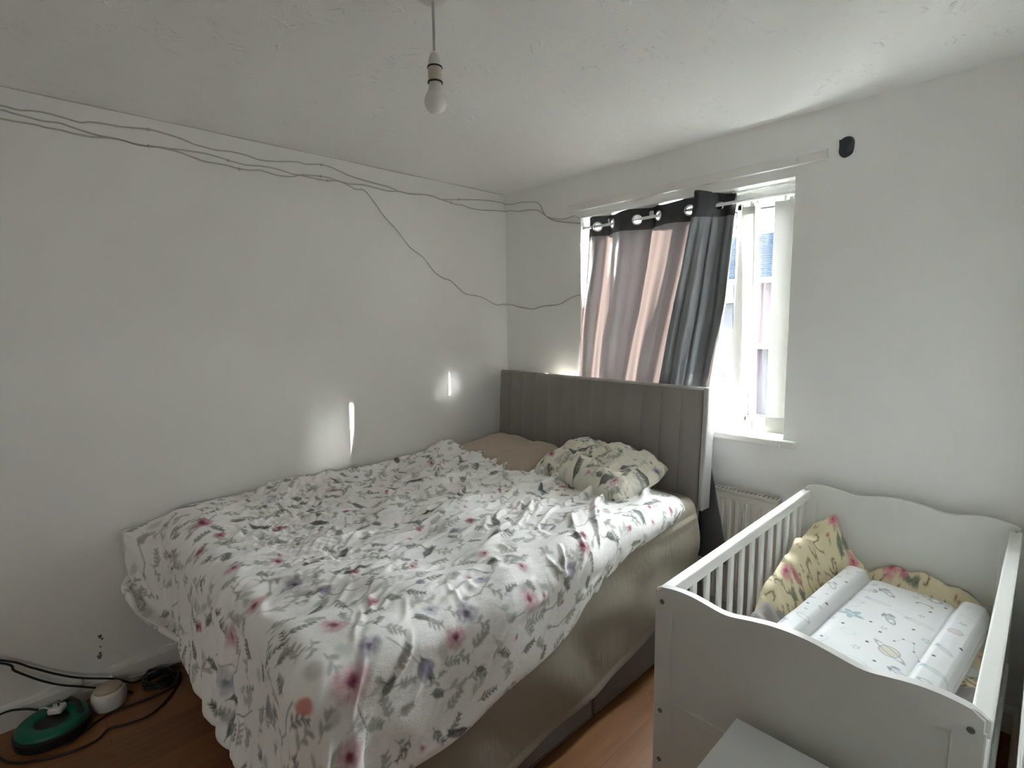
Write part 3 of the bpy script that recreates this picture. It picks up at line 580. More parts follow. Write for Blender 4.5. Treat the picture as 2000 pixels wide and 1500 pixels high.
DUV_F = [('p', 0.321, 1.806, 0.034), ('p', 0.378, 1.112, 0.034), ('r', 0.666, 0.742, 0.034), ('r', 0.486, 0.508, 0.036), ('r', 0.702, 1.02, 0.02), ('r', 0.573, 0.534, 0.022), ('r', 0.627, 0.456, 0.026), ('p', 0.951, 0.623, 0.032), ('u', 1.185, 0.582, 0.036), ('p', 1.192, 0.475, 0.034), ('r', 1.293, 0.734, 0.02), ('p', 1.379, 0.905, 0.022), ('r', 1.142, 1.098, 0.016), ('p', 1.538, 0.552, 0.042), ('p', 1.736, 0.823, 0.042), ('p', 1.707, 0.512, 0.05), ('p', 1.113, 0.367, 0.036), ('t', 1.297, 0.612, 0.034), ('r', 1.502, 0.682, 0.022), ('u', 1.7, 0.879, 0.04), ('p', 1.775, 1.101, 0.038), ('r', 1.289, 1.25, 0.026), ('r', 1.783, 1.405, 0.03), ('r', 1.347, 1.913, 0.024), ('p', 1.743, 1.672, 0.028), ('r', 1.97, 2.028, 0.024), ('r', 1.93, 1.713, 0.018), ('r', 1.765, 1.446, 0.018), ('r', 1.138, 1.613, 0.018), ('t', 1.783, 1.294, 0.036), ('t', 1.289, 1.146, 0.03), ('t', 1.757, 0.701, 0.046), ('c', 1.667, 0.419, 0.02), ('t', 1.433, 0.3, 0.04), ('r', 0.774, 0.282, 0.03), ('p', 1.822, 0.467, 0.042), ('b', 0.357, 0.797, 0.032), ('b', 0.194, 1.48, 0.032), ('t', 0.194, 1.305, 0.022), ('b', 1.642, 0.782, 0.028), ('b', 1.088, 0.245, 0.05), ('p', 1.527, 1.109, 0.026), ('p', 1.685, 1.138, 0.022), ('b', 1.556, 1.442, 0.028), ('t', 1.531, 0.819, 0.024), ('u', 1.667, 0.575, 0.03), ('p', 0.594, 0.07, 0.03), ('r', 1.902, 1.91, 0.016), ('t', 0.763, 1.172, 0.022), ('b', 1.635, 0.997, 0.03), ('p', 0.929, 0.497, 0.028)]
def make_duvet():
    P, rw, rl = simulate_duvet(); K = 4; F = upsample(P, K); n, m = F.shape[:2]; rg = np.random.default_rng(31)
    # fine gathers running along the cloth
    Nn = np.cross(np.gradient(F, axis=0), np.gradient(F, axis=1)); Nn /= np.linalg.norm(Nn, axis=-1, keepdims=True) + 1e-9
    f = smooth_noise(rg, n, m, 2.6, 9) * .0009 + smooth_noise(rg, n, m, 4.5, 3.0) * .0007; F = F + Nn * (f * sm(-1, 1.5, smooth_noise(rg, n, m, 40, 40)))[..., None]
    # sharp creases pulled across the nearer half
    xs, ys = np.linspace(0, rw, n), np.linspace(0, rl, m); D = np.zeros((n, m)); rc = np.random.default_rng(52)
    for k in range(190):
        x0, y0 = rc.uniform(.12, 1.98), rc.uniform(.10, 1.45 if k < 150 else 2.0); a = rc.normal(-1.05, .5) if x0 > .9 else rc.normal(1.45, .45); L = rc.uniform(.06, .24); cv = rc.normal(0, 2.0); h = rc.uniform(.003, .0085); w = rc.uniform(.006, .013); r = L / 2 + .05
        i0, i1 = np.searchsorted(xs, [x0 - r, x0 + r]); j0, j1 = np.searchsorted(ys, [y0 - r, y0 + r]); X, Y = xs[i0:i1, None] - x0, ys[None, j0:j1] - y0
        u = X * math.cos(a) + Y * math.sin(a); v = -X * math.sin(a) + Y * math.cos(a) - cv * u * u + .004 * np.sin(u * 40 + k); tp = sm(L / 2, L * .12, np.abs(u))
        D[i0:i1, j0:j1] += tp * h * (np.exp(-(v / w) ** 2) - .4 * np.exp(-((np.abs(v) - 2.3 * w) / (1.3 * w)) ** 2))
    F = F + Nn * D[..., None]
    pr = Print(n, m, rw, rl, (.90, .892, .875)); rp = np.random.default_rng(77)
    fl = list(DUV_F)
    floral(pr, rp, fl, (rw, rl), .064)
    uv = np.zeros((n, m, 2)); uv[..., 0] = np.linspace(0, rw, n)[:, None]; uv[..., 1] = np.linspace(0, rl, m)[None]
    o = grid_obj('duvet', F, M['duvet'], None, pr.C, True); o.location = (BX, BY, 0); o.rotation_euler = (0, 0, BA)
    tag(o, 'crumpled white duvet printed with grey leaves and pink and purple flowers, spread over the bed', 'duvet')
    ring = np.concatenate([F[:, 0], F[-1, 1:], F[-2::-1, -1], F[0, -2:0:-1]])[::3]
    MB().tube([tuple(p) for p in ring], .0045, 6, False).build('hem', M['hem'], o, True)
    return o, F
M['hem'] = mat('white_cotton_hem', (.74, .73, .70), .9, bump=(40, .3, .003))
duvet, DF = make_duvet()

# ------------------------------------------------------------------ curtain on a tension rod in the window recess
rod = empty('curtain_rod', (1.255, .03, 2.09)); tag(rod, 'thin white tension rod across the top of the window recess', 'curtain rod')
def lb(mb): return mb
MB().tube([(-.585, 0, 0), (.585, 0, 0)], .008, 12).build('rod', M['upvc'], rod, True)
for s in (-1, 1): MB().lathe([(.013, 0), (.013, .012), (.009, .02), (.008, .03)], 16, (s * .594, 0, 0), Matrix.Rotation(-s * PI / 2, 3, 'Y')).build('end_cap', M['plastic'], rod, True)
def make_curtain():
    top = [(.705, .050), (.730, .010), (.763, .03), (.815, .070), (.87, .03), (.95, -.012), (1.031, .03), (1.10, .068), (1.167, .03), (1.255, -.010), (1.348, .03), (1.42, .062), (1.51, .068), (1.566, .060), (1.560, .044), (1.47, .036), (1.42, .020), (1.400, -.012), (1.404, -.045), (1.430, -.058), (1.462, -.020), (1.49, .022), (1.520, .036), (1.562, .024)]
    T = np.array(catmull(top, 14)); d = np.r_[0, np.cumsum(np.hypot(*np.diff(T, axis=0).T))]; ns = 330; s = np.linspace(0, 1, ns); tx = np.interp(s, d / d[-1], T[:, 0]); ty = np.interp(s, d / d[-1], T[:, 1])
    kx = [.705, .763, .87, 1.031, 1.167, 1.348, 1.41, 1.49, 1.562]
    mid = [.655, .712, .815, .965, 1.085, 1.245, 1.31, 1.44, 1.543]; low = [.645, .695, .795, .925, 1.035, 1.175, 1.245, 1.39, 1.503]; bot = [.66, .71, .82, .95, 1.08, 1.25, 1.40, 1.53, 1.655]
    nz = 220; Z = np.concatenate([np.linspace(2.148, 2.034, 26), np.linspace(2.030, .34, nz - 26)]); rg = np.random.default_rng(15)
    x1, x2, x3 = np.interp(tx, kx, mid), np.interp(tx, kx, low), np.interp(tx, kx, bot); P = np.zeros((ns, nz, 3))
    nse = smooth_noise(rg, ns, nz, 5, 26) * .0045 + smooth_noise(rg, ns, nz, 10, 60) * .006
    w = ty - .03; pl = (.010 * np.sin(s * 2 * PI * 10 + 1.5 * np.sin(s * 7)) + .004 * np.sin(s * 2 * PI * 19 + 2)) * sm(.72, .6, s) + (.009 * np.sin(s * 2 * PI * 24) + .004 * np.sin(s * 2 * PI * 41 + 1)) * sm(.80, .84, s) * sm(1.0, .96, s)
    for j, z in enumerate(Z):
        P[:, j, 0] = np.array([np.interp(z, [.42, .85, 1.2, 1.62, 2.10], [c, b + (c - b) * .35, b, a, t]) for t, a, b, c in zip(tx, x1, x2, x3)])
        y0 = np.interp(z, [.3, .6, .95, 1.2, 1.45, 1.6, 2.1], [-.075, -.075, -.070, -.030, -.008, .010, .03]); amp = np.interp(z, [.3, .9, 1.2, 1.7, 2.05], [.42, .45, .62, .85, 1.0])
        y = y0 + w * amp + pl * np.interp(z, [.3, 1.0, 1.7, 2.0, 2.06], [.5, .8, 1.0, .8, 0]); y = np.minimum(y, np.interp(z, [1.0, 1.3], [-.050, .09]))
        if z < 1.05: y = np.minimum(y, np.interp(P[:, j, 0], [1.40, 1.52, 1.66], [-.048, -.112, -.114]) * sm(1.05, .80, z) + -.050 * (1 - sm(1.05, .80, z)))
        P[:, j, 1] = y + nse[:, j] * min(1, (2.16 - z) * 3) * (1 if z > 1.06 else .25); P[:, j, 2] = z + .012 * np.sin(tx * 19) * (1 if z > 2.03 else 0) * (z - 2.03) / .11
    # the left edge stands a little proud of the recess low down and tucks into it higher up
    ye = np.interp(Z, [1.0, 1.15, 1.25, 1.50, 1.70], [-.050, -.020, -.009, .004, .030]); xe = np.interp(Z, [.4, 1.2, 1.62, 1.75, 2.1], [.66, .658, .660, .676, .705]); k = sm(.05, .0, s)[:, None]
    P[:, :, 1] = P[:, :, 1] * (1 - k) + ye[None] * k; P[:, :, 0] += (xe[None] - P[:1, :, 0]) * k
    P[:, :, 1] = np.where(P[:, :, 2] < 1.06, np.minimum(P[:, :, 1], -.046), P[:, :, 1])
    c = grid_obj('curtain', P[:, 25:], M['curtain']); tag(c, 'taupe satin eyelet curtain covering most of the window behind the headboard', 'curtain')
    P[:, :26, 2] += 0
    b = grid_obj('heading_band', P[:, :26], M['band'], c); HOLES = []; b['label'] = 'dark heading band along the top of the curtain'
    for gx in (.763, .87, 1.031, 1.167, 1.348, 1.49):
        i = int(np.argmin(np.abs(tx - gx) + np.abs(ty - .03) * .5)); j = 13; t = Vector(P[min(i + 3, ns - 1), j] - P[max(i - 3, 0), j]); t.z = 0; t.normalize(); nrm = Vector((t.y, -t.x, 0))
        Rm = nrm.to_track_quat('Z', 'Y').to_matrix(); MB().lathe([(.0200, -.003), (.024, -.0058), (.0285, -.0045), (.0305, 0), (.0285, .0045), (.024, .0058), (.0200, .003), (.0200, -.003)], 28, Vector((P[i, j, 0], P[i, j, 1], 2.088)), Rm, False).build('eyelet', M['chrome'], c, True, 40)
        HOLES.append(Vector((P[i, j, 0], P[i, j, 1], 2.088)))
    bm = bmesh.new(); bm.from_mesh(b.data); bmesh.ops.delete(bm, geom=[f for f in bm.faces if any((f.calc_center_median() - q).length < .0225 for q in HOLES)], context='FACES'); bm.to_mesh(b.data); bm.free()
    return c, P
curtain, CP = make_curtain()

# vertical blind behind the curtain
vb = empty('vertical_blind', (1.255, .085, 2.10)); tag(vb, 'cream vertical blind with three loose slats on the right of the window', 'blind')
o = MB().box(-.585, .585, -.018, .018, -.005, .032, .004).box(-.585, .585, -.010, .010, -.010, -.004).build('headrail', M['upvc'], vb)
def slat(x, y, ang, twist, bottom, w=.089, lean=0.0):
    nz = 30; P = np.zeros((9, nz, 3)); z = np.linspace(-.030, bottom - 2.10, nz); u = np.linspace(-.5, .5, 9)
    for j in range(nz):
        f = j / (nz - 1); a = ang + twist * f; cam_ = .006 * (1 - (2 * u) ** 2); P[:, j, 0] = x + lean * f - 1.255 + np.cos(a) * u * w - np.sin(a) * cam_; P[:, j, 1] = y - .085 + np.sin(a) * u * w + np.cos(a) * cam_; P[:, j, 2] = z[j]
    s_ = grid_obj('slat', P, M['slat'], vb); Pw = P[:, -3:].copy(); a = ang + twist; off = np.array([math.sin(a), -math.cos(a), 0]) * .0015
    k = 2; Q = np.concatenate([Pw[:, :] + off, (Pw[:, ::-1] - off)], 1); Q = np.concatenate([Q, Q[:, :1]], 1); Q[..., 2] += np.where(np.arange(Q.shape[1])[None] % 3 == 9, 0, 0)
    grid_obj('slat_weight', Q, M['slat'], s_)
    MB().box(x - 1.255 - .006, x - 1.255 + .006, y - .085 - .002, y - .085 + .002, -.034, -.002).build('slat_hook', M['plastic'], s_)
slat(1.632, .080, .25, -.10, 1.0, .080, -.048); slat(1.668, .062, -1.42, .04, .99, .089, .024); slat(1.788, .070, .06, .02, .985)
for x in (1.505, 1.513, 1.521): MB().box(x - 1.255 - .002, x - 1.255 + .002, -.004, .004, -.03, -.003).build('hook', M['black'], vb)
MB().tube([(1.672 - 1.255, .0, -.01), (1.672 - 1.255, .0, -.16), (1.668 - 1.255, .004, -.30)], .0016, 6).lathe([(.003, .03), (.006, .0), (.004, -.02)], 10, (1.668 - 1.255, .004, -.32)).build('pull_cord', M['plastic'], vb, True)

# black pad stuck on the wall past the end of the batten
pol = [(2.0107, 2.2593), (2.0193, 2.2584), (2.0287, 2.2641), (2.0383, 2.2663), (2.0467, 2.2651), (2.0565, 2.2603), (2.0636, 2.2513), (2.0665, 2.24), (2.0661, 2.2269), (2.0651, 2.2126), (2.0617, 2.1975), (2.0544, 2.19), (2.045, 2.1854), (2.0354, 2.1833), (2.0255, 2.1865), (2.0164, 2.196), (2.0112, 2.208), (2.0117, 2.22), (2.0122, 2.2307), (2.0111, 2.2471)]
pol = [(p[0], p[1]) for p in catmull(pol + [pol[0]], 4)[:-1]]
b = MB().prism(pol, lambda a, z: (a, 0, z), lambda a, z: (2.0373 + (a - 2.0373) * .9, -.012, 2.2274 + (z - 2.2274) * .9)); o = b.build('wall_pad', M['adhes']); tag(o, 'small black rounded pad stuck on the wall beyond the right end of the batten', 'wall pad')

# ------------------------------------------------------------------ radiator under the window
ra = empty('radiator', (1.50, -.065, .12)); tag(ra, 'cream panel radiator under the window, half hidden by headboard and cot', 'radiator')
x0, x1 = -.28, .365
MB().box(x0, x1, -.028, -.024, .02, .575, .003).box(x0, x1, .026, .030, .02, .575).build('front_panel', M['rad'], ra)
for k in range(17):
    x = x0 + .018 + k * .0375; MB().prism([(x - .006, 0), (x - .0115, .0), (x - .007, -.006), (x + .007, -.006), (x + .0115, 0)], lambda a, y: (a, -.027 + y, .045), lambda a, y: (a, -.027 + y, .545)).build('panel_rib', M['rad'], ra)
g = MB()
g.box(x0, x1, -.030, -.022, .576, .592, .003).box(x0, x1, .022, .030, .576, .592, .003)
for k in range(33): g.box(x0 + .01 + k * .0198, x0 + .019 + k * .0198, -.022, .022, .583, .587)
g.build('top_grille', M['rad'], ra); MB().box(x1, x1 + .004, -.030, .030, .02, .592, .001).build('side_cap', M['rad'], ra)
MB().tube([(x1 + .0, 0, .06), (x1 + .035, 0, .06), (x1 + .035, 0, -.12)], .0075, 10).lathe([(.015, 0), (.018, .01), (.017, .05), (.010, .056)], 16, (x1 + .035, 0, .065)).build('valve', M['plastic'], ra, True, 50)
for x in (-.2, .3): MB().box(x - .015, x + .015, .030, .065, .1, .5).build('bracket', M['rad'], ra)

# ------------------------------------------------------------------ pendant lamp
pe = empty('pendant_lamp', (1.464, -1.636, H)); tag(pe, 'bare white bulb hanging on a flex from the ceiling', 'pendant lamp')
MB().lathe([(.008, -.012), (.020, -.010), (.036, -.006), (.038, 0)], 32).build('ceiling_rose', M['plastic'], pe, True, 60)
MB().tube([(.0, 0, -.010), (.001, .0, -.09), (.0, 0, -.15)], .0038, 10).build('flex', M['cable'], pe, True)
MB().lathe([(.006, -.138), (.012, -.145), (.0165, -.158), (.0185, -.175), (.0185, -.18)], 28).build('lamp_cap', M['plastic'], pe, True, 60)
MB().lathe([(.0185, -.179), (.0185, -.215), (.0185, -.216)], 28).build('lamp_holder', M['cream_plastic'], pe, True, 60)
for z in (-.178, -.2165): MB().lathe([(.018, z + .0022), (.0205, z + .0016), (.0208, z - .0016), (.018, z - .0022)], 28).build('collar_ring', M['black'], pe, True, 60)
MB().lathe([(.0165, -.217), (.0175, -.228), (.021, -.240), (.026, -.250)], 28).build('bulb_neck', M['plastic'], pe, True, 60)
MB().lathe([(.0262, -.250)] + [(.0302 * math.cos(t), -.2665 + .0302 * math.sin(t) * (1.0 if math.sin(t) > 0 else 1.03)) for t in np.linspace(.52, -1.55, 18)], 32).build('bulb_globe', M['bulb'], pe, True)

# ------------------------------------------------------------------ white cot
CX0, CX1, CY0, CY1 = 1.975, 2.655, -1.316, -.066
cot = empty('cot', (CX0, CY0, 0)); tag(cot, 'white wooden cot with wavy topped end panels, between the bed and the right wall', 'cot')
cw, cl = CX1 - CX0, CY1 - CY0
def wave(s): return float(np.interp(abs(s - .5) * 2, np.linspace(0, 1, 41), WV))
_k = np.array(catmull([(0, .821), (.12, .819), (.26, .811), (.38, .803), (.46, .802), (.58, .809), (.70, .815), (.82, .815), (.92, .810), (.985, .803), (1.0, .797)], 6)); WV = np.interp(np.linspace(0, 1, 41), _k[:, 0], _k[:, 1])
def end_panel(y0, y1, sgn):
    """y0..y1 thickness; sgn: which way is outside"""
    ym = (y0 + y1) / 2; e = MB().box(.045, cw - .045, ym - .0035, ym + .0035, .15, .765).build('end_panel', M['cot'], cot)
    for x in (0, cw - .05): MB().box(x, x + .05, y0 + .0012, y1 - .0012, 0, .772, .003).build('stile', M['cot'], e)
    top = [(s * cw, wave(s)) for s in np.linspace(0, 1, 61)]; low = [(cw - .05 - s * (cw - .1), .752 - .006 * abs(2 * s - 1)) for s in np.linspace(0, 1, 21)]
    pol = [(0, .765)] + top + [(cw, .765)] + [(cw - .05, .75)] + low[1:-1] + [(.05, .75)]
    b = MB(); A = [b.bm.verts.new((x, y0, z)) for x, z in pol]; B = [b.bm.verts.new((x, y1, z)) for x, z in pol]; n = len(pol); b.bm.faces.new(A); b.bm.faces.new(B[::-1])
    for i in range(n): b.bm.faces.new((A[i], A[(i + 1) % n], B[(i + 1) % n], B[i]))
    bmesh.ops.bevel(b.bm, geom=[q for q in b.bm.edges if len(q.link_faces) == 2 and abs(q.verts[0].co.y - q.verts[1].co.y) < 1e-6 and max(q.verts[0].co.z, q.verts[1].co.z) > .77], offset=.005, segments=3, affect='EDGES')
    b.build('top_rail', M['cot'], e, True, 35)
    MB().box(.05, cw - .05, y0 + .001, y1 - .001, .455, .487, .003).build('cross_rail', M['cot'], e); MB().box(.05, cw - .05, y0 + .001, y1 - .001, .10, .16, .003).build('foot_rail', M['cot'], e)
    yo = y0 if sgn < 0 else y1
    for x in (.022, cw - .014 if False else cw - .022):
        for z in (.768, .445, .295): MB().lathe([(.0001, -.001), (.0065, -.001), (.0065, .0012), (.005, .0022), (.0001, .0024)], 14, (x, yo, z), Matrix.Rotation(PI / 2 if sgn < 0 else -PI / 2, 3, 'X')).build('bolt_cap', M['bolt'], e)
    return e
M['bolt'] = mat('dull_metal_bolt', (.20, .20, .19), .45, metal=.7, var=(30, .1))
end_panel(0, .020, -1); end_panel(cl - .020, cl, 1)
for side, x in enumerate((-.006, cw - .026)):
    MB().box(x, x + .032, .020, cl - .020, .750, .790, .005, 3).build('side_rail', M['cot'], cot); MB().box(x, x + .032, .020, cl - .020, .27, .305, .004).build('lower_rail', M['cot'], cot)
    sl = None
    for k in range(14):
        y = .0 + 1.316 - 1.201 + k * .0883; 
        if y > cl - .03: continue
        if sl is None or True:
            if side == 0 and k == 0: sl0 = MB().box(-.006, .006, -.0135, .0135, .300, .755, .003); s_ = sl0.build('slat', M['cot'], cot); SLM = s_.data; s_.location = (x + .016, y, 0)
            else: s_ = bpy.data.objects.new('slat', SLM); COL.objects.link(s_); s_.parent = cot; s_.location = (x + .016, y, 0)
    for y in (.030, cl - .032): MB().lathe([(.0001, 0), (.004, 0), (.004, .0012), (.0001, .0014)], 10, (x + .016, y, .7898)).build('screw_cap', M['bolt'], cot)
MB().box(.02, cw - .02, .02, cl - .02, .295, .325).build('mattress_base', M['cot'], cot)
cm = MB().box(CX0 + .036, CX1 - .036, CY0 + .028, CY1 - .028, .326, .425, .03, 4).build('cot_mattress', M['furn'], None, True, 60); tag(cm, 'thin white mattress on the cot base, under the quilt and fleece', 'mattress')

# cream floral quilt heaped along the far and left sides of the cot
def quilt():
    nx, ny = 190, 230; x = np.linspace(2.012, 2.618, nx)[:, None]; y = np.linspace(-.093, -.86, ny)[None]; rg = np.random.default_rng(6)
    lim = -.74 + .0 * x; 
    A = np.interp(y, [-.86, -.74, -.66, -.56, -.42, -.28, -.20, -.13, -.093], [0, .03, .085, .125, .160, .195, .208, .195, .170]) + .012 * np.sin(y * 38)
    B = np.interp(x, [2.0, 2.1, 2.18, 2.24, 2.31, 2.40, 2.48, 2.55, 2.62], [.10, .115, .09, .075, .115, .145, .125, .10, .04])
    z = .437 + A * np.exp(-(np.maximum(x - 2.03, 0) / (.080 + .035 * sm(-.35, -.12, y))) ** 2) + B * np.exp(-((y + .115) / .055) ** 2) * sm(2.06, 2.12, x)
    z = z + .068 * np.exp(-((x - 2.085) / .045) ** 2) * np.exp(-((y + .12) / .05) ** 2)
    z = z + smooth_noise(rg, nx, ny, 11, 11) * .009 + smooth_noise(rg, nx, ny, 4, 4) * .0028 - .012 * np.abs(np.sin((x - 2.0) * 26 + y * 14)) ** 8 * 1.0
    z = np.minimum(z, .56 + .2 * sm(-.20, -.10, np.maximum(-(x - 2.13) * 2 - .10, y * 1.0) ) + 0 * x) if False else z
    # keep it under the changing mat
    inside = sm(2.135, 2.165, x) * sm(2.64, 2.60, x) * sm(-.165, -.20, y); z = z * (1 - inside) + np.minimum(z, .458) * inside
    edge = sm(-.86, -.80, y + .10 * (x - 2.01) / .6 * -1); z = .43 + (z - .43) * np.clip(edge, 0, 1)
    P = np.stack([x + 0 * y, y + 0 * x, z], -1); P[..., 0] = np.maximum(P[..., 0] + .006 * smooth_noise(rg, nx, ny, 12, 12) * sm(2.02, 2.1, x), 2.010)
    # unrolled cloth size for the print
    pr = Print(nx, ny, .61, .77, (.72, .64, .44)); rp = np.random.default_rng(61); BR = (.22, .13, .08); RO = (.52, .10, .15); GR = (.13, .17, .13)
    for gx in np.arange(0, .61, .043):
        for gy in np.arange(0, .77, .043):
            cx, cy = gx + rp.uniform(-.02, .02), gy + rp.uniform(-.02, .02); a = rp.uniform(0, 6.28); k = rp.random()
            if k < .45:                                   # scrolling brown stems
                p = []; t = a
                for q in range(9): p.append((cx + .022 * math.cos(t) * (1 - q * .05), cy + .022 * math.sin(t) * (1 - q * .05))); t += .36
                pr.line(p, .0016, BR, .8)
                for q in range(0, 9, 2): pr.ellipse(p[q][0], p[q][1], .006, .0028, t + q, BR, .75)
            elif k < .75: pr.ellipse(cx, cy, .006, .004, a, (.40, .16, .10), .85); pr.ellipse(cx + .01, cy + .006, .006, .003, a + 1, GR, .7)
    for cx, cy, r in ((.035, .40, .030), (.055, .36, .026), (.09, .02, .03), (.085, .045, .02), (.30, .025, .034), (.335, .03, .024), (.15, .20, .022), (.13, .26, .02), (.60, .3, .025), (.17, .05, .025)):
        pr.flower(cx, cy, r, (.60, .22, .28), RO, rp, 5, .95); pr.sprig(cx + r * .8, cy + r * .3, .4, .03, 3, .018, .009, GR, .85)
    o = grid_obj('floral_quilt', P, M['quilt'], None, pr.C, flip=True); tag(o, 'cream quilt with red roses heaped along the far corner of the cot', 'quilt')
    return o
quilt()
def fleece():
    nx, ny = 120, 130; x = np.linspace(2.012, 2.618, nx)[:, None]; y = np.linspace(-.50, -1.285, ny)[None]; rg = np.random.default_rng(16)
    z = .440 + .055 * np.exp(-((x - 2.055) / .055) ** 2 - ((y + .66) / .12) ** 2) + .03 * np.exp(-((x - 2.03) / .05) ** 2) * sm(-.55, -.65, y) + .012 * np.exp(-((x - 2.60) / .03) ** 2)
    z = z + .006 * np.sin((x * 60 + y * 95)) * np.exp(-((x - 2.06) / .08) ** 2) + smooth_noise(rg, nx, ny, 6, 6) * .004
    inside = sm(2.09, 2.115, x) * sm(2.60, 2.575, x); z = z * (1 - inside) + np.minimum(z, .452) * inside
    lim = np.interp(x, [2.01, 2.09, 2.2, 2.5, 2.62], [-.58, -.53, -.6, -.6, -.57]); z = .428 + (z - .428) * sm(0, .035, lim - y)
    P = np.stack([x + 0 * y, y + 0 * x, z], -1); o = grid_obj('fleece_blanket', P, M['grey_fleece'], flip=True); tag(o, 'rumpled grey fleece blanket at the near end of the cot under the changing mat', 'blanket')
fleece()

# changing mat with raised sides and a space print
def changing_mat():
    w, l, nx, ny = .44, .79, 300, 500; u = np.linspace(0, w, nx); v = np.linspace(0, l, ny)
    def prof(a):
        k = np.interp(a, [0, .004, .012, .030, .066, .078, .084, .088, .096, .12, .22, .32, .348, .354, .358, .364, .374, .40, .428, .436, .44], [.500, .540, .556, .562, .561, .552, .536, .518, .528, .533, .536, .533, .528, .518, .536, .552, .561, .562, .556, .540, .500]); return k
    pz = prof(u); pz = np.convolve(np.pad(pz, 6, 'edge'), np.ones(7) / 7, 'same')[6:-6]; rg = np.random.default_rng(41)
    endr = np.minimum(v, l - v); lift = np.sqrt(np.clip(1 - (1 - np.minimum(1, endr / .02)) ** 2, 0, 1))
    Z = .488 + (pz[:, None] - .488) * (.35 + .65 * lift[None]) + smooth_noise(rg, nx, ny, 24, 24) * .0014 * lift[None]
    Pm = np.stack([u[:, None] + 0 * v[None], v[None] + 0 * u[:, None], Z], -1)
    pr = Print(nx, ny, w, l, (.68, .685, .69)); G = (.30, .34, .36); T = (.30, .40, .44); K = (.03, .035, .045); Lg = (.50, .52, .53)
    rp = np.random.default_rng(19)
    def rocket(x, y, th, s=1.0, c=G):
        dx, dy = math.cos(th), math.sin(th); pr.ellipse(x, y, .030 * s, .011 * s, th, c, .55); pr.ellipse(x, y, .030 * s, .011 * s, th, (.14, .16, .18), .8, hole=.84); pr.ellipse(x + dx * .008 * s, y + dy * .008 * s, .005 * s, .005 * s, 0, (.8, .8, .8), .9)
        for k in (-1, 1): pr.ellipse(x - dx * .024 * s - dy * .011 * s * k, y - dy * .024 * s + dx * .011 * s * k, .012 * s, .004 * s, th + k * .5, (.16, .18, .2), .8)
    def planet(x, y, r, th, c, ring=True):
        pr.ellipse(x, y, r, r * .9, th, c, .6); pr.ellipse(x, y, r, r * .9, th, (.22, .23, .22), .6, hole=.88)
        if ring: pr.ellipse(x, y, r * 2.0, r * .40, th, (.20, .21, .22), .8, hole=.80)
    def whale(x, y, th, c, s=1.0):
        pr.ellipse(x, y, .036 * s, .012 * s, th, c, .35); pr.ellipse(x, y, .036 * s, .012 * s, th, c, .8, hole=.86)
        for k in (-1, 1): pr.ellipse(x - .040 * s * math.cos(th), y - .04 * s * math.sin(th), .013 * s, .005 * s, th + k * .9, c, .8)
    pr.star(.133, .345, .036, T, .9, .2, fill=T); pr.ellipse(.133, .345, .012, .006, .2, (.62, .68, .7), .9, hole=.4); pr.ellipse(.133, .345, .042, .010, .1, T, .7, hole=.7)
    rocket(.172, .100, .75, 1.1); planet(.296, .030, .020, .1, (.36, .40, .40)); pr.ellipse(.296, .030, .010, .010, 0, (.75, .76, .76), .9)
    pr.ellipse(.278, .095, .026, .014, .1, (.14, .17, .2), .85, hole=.72); pr.ellipse(.278, .104, .024, .012, .1, (.68, .685, .69), 1)
    rocket(.231, .291, 1.05, 1.15); whale(.304, .242, .15, Lg); planet(.284, .494, .030, .62, (.52, .49, .36))
    for x, y, r in ((.338, .337, .013), (.211, .544, .013), (.234, .368, .011), (.248, .020, .010), (.291, .186, .010), (.117, .06, .010), (.245, .055, .011), (.10, .42, .012), (.15, .62, .012), (.30, .70, .012)): pr.star(x, y, r, G, .75, rp.uniform(0, 6), .0010)
    pr.ellipse(.168, .475, .022, .014, .1, Lg, .8, hole=.88); pr.ellipse(.19, .63, .045, .016, .35, (.30, .42, .50), .7, hole=.84); pr.ellipse(.238, .627, .038, .016, .3, (.30, .42, .50), .55, hole=.86)
    whale(.172, .192, .15, Lg, 1.0); pr.ellipse(.115, .234, .026, .011, .2, G, .7, hole=.82); rocket(.335, .585, .5, 1.0, (.46, .50, .56)); rocket(.118, .12, 2.9, .8, Lg)
    for a, b in (((.278, .425), (.293, .391)), ((.293, .391), (.319, .387)), ((.319, .387), (.331, .436)), ((.331, .436), (.352, .467)), ((.20, .225), (.235, .215)), ((.235, .215), (.26, .235)), ((.26, .235), (.285, .215)), ((.11, .30), (.135, .27)), ((.10, .53), (.14, .56)), ((.14, .56), (.13, .60))): pr.line([a, b], .0007, (.3, .33, .35), .6)
    for x, y in ((.278, .425), (.293, .391), (.319, .387), (.331, .436), (.352, .467)): pr.ellipse(x, y, .0034, .0034, 0, K, .9)
    for x, y in ((.193, .351), (.234, .403), (.297, .301), (.225, .492), (.27, .578), (.303, .132), (.330, .058), (.383, .464), (.425, .356), (.029, .438), (.072, .39), (.062, .183), (.14, .44), (.12, .56)): pr.ellipse(x, y, .0048, .0048, 0, K, .95)
    planet(.395, .272, .020, .3, (.52, .44, .43), False); whale(.397, .406, .7, T, .75); whale(.405, .546, .35, (.30, .42, .48), .9); pr.line([(.38, .14), (.425, .15)], .0008, G, .7); pr.ellipse(.409, .075, .024, .011, .3, Lg, .7, hole=.8); pr.ellipse(.40, .62, .022, .010, .2, G, .7, hole=.6)
    pr.star(.40, .20, .011, G, .7); rocket(.04, .250, 1.1, .95, Lg); pr.ellipse(.021, .384, .016, .005, .3, T, .8); pr.ellipse(.015, .591, .018, .008, .4, T, .6); pr.ellipse(.055, .538, .026, .014, .5, G, .75, hole=.82); pr.ellipse(.067, .432, .008, .005, .4, G, .6)
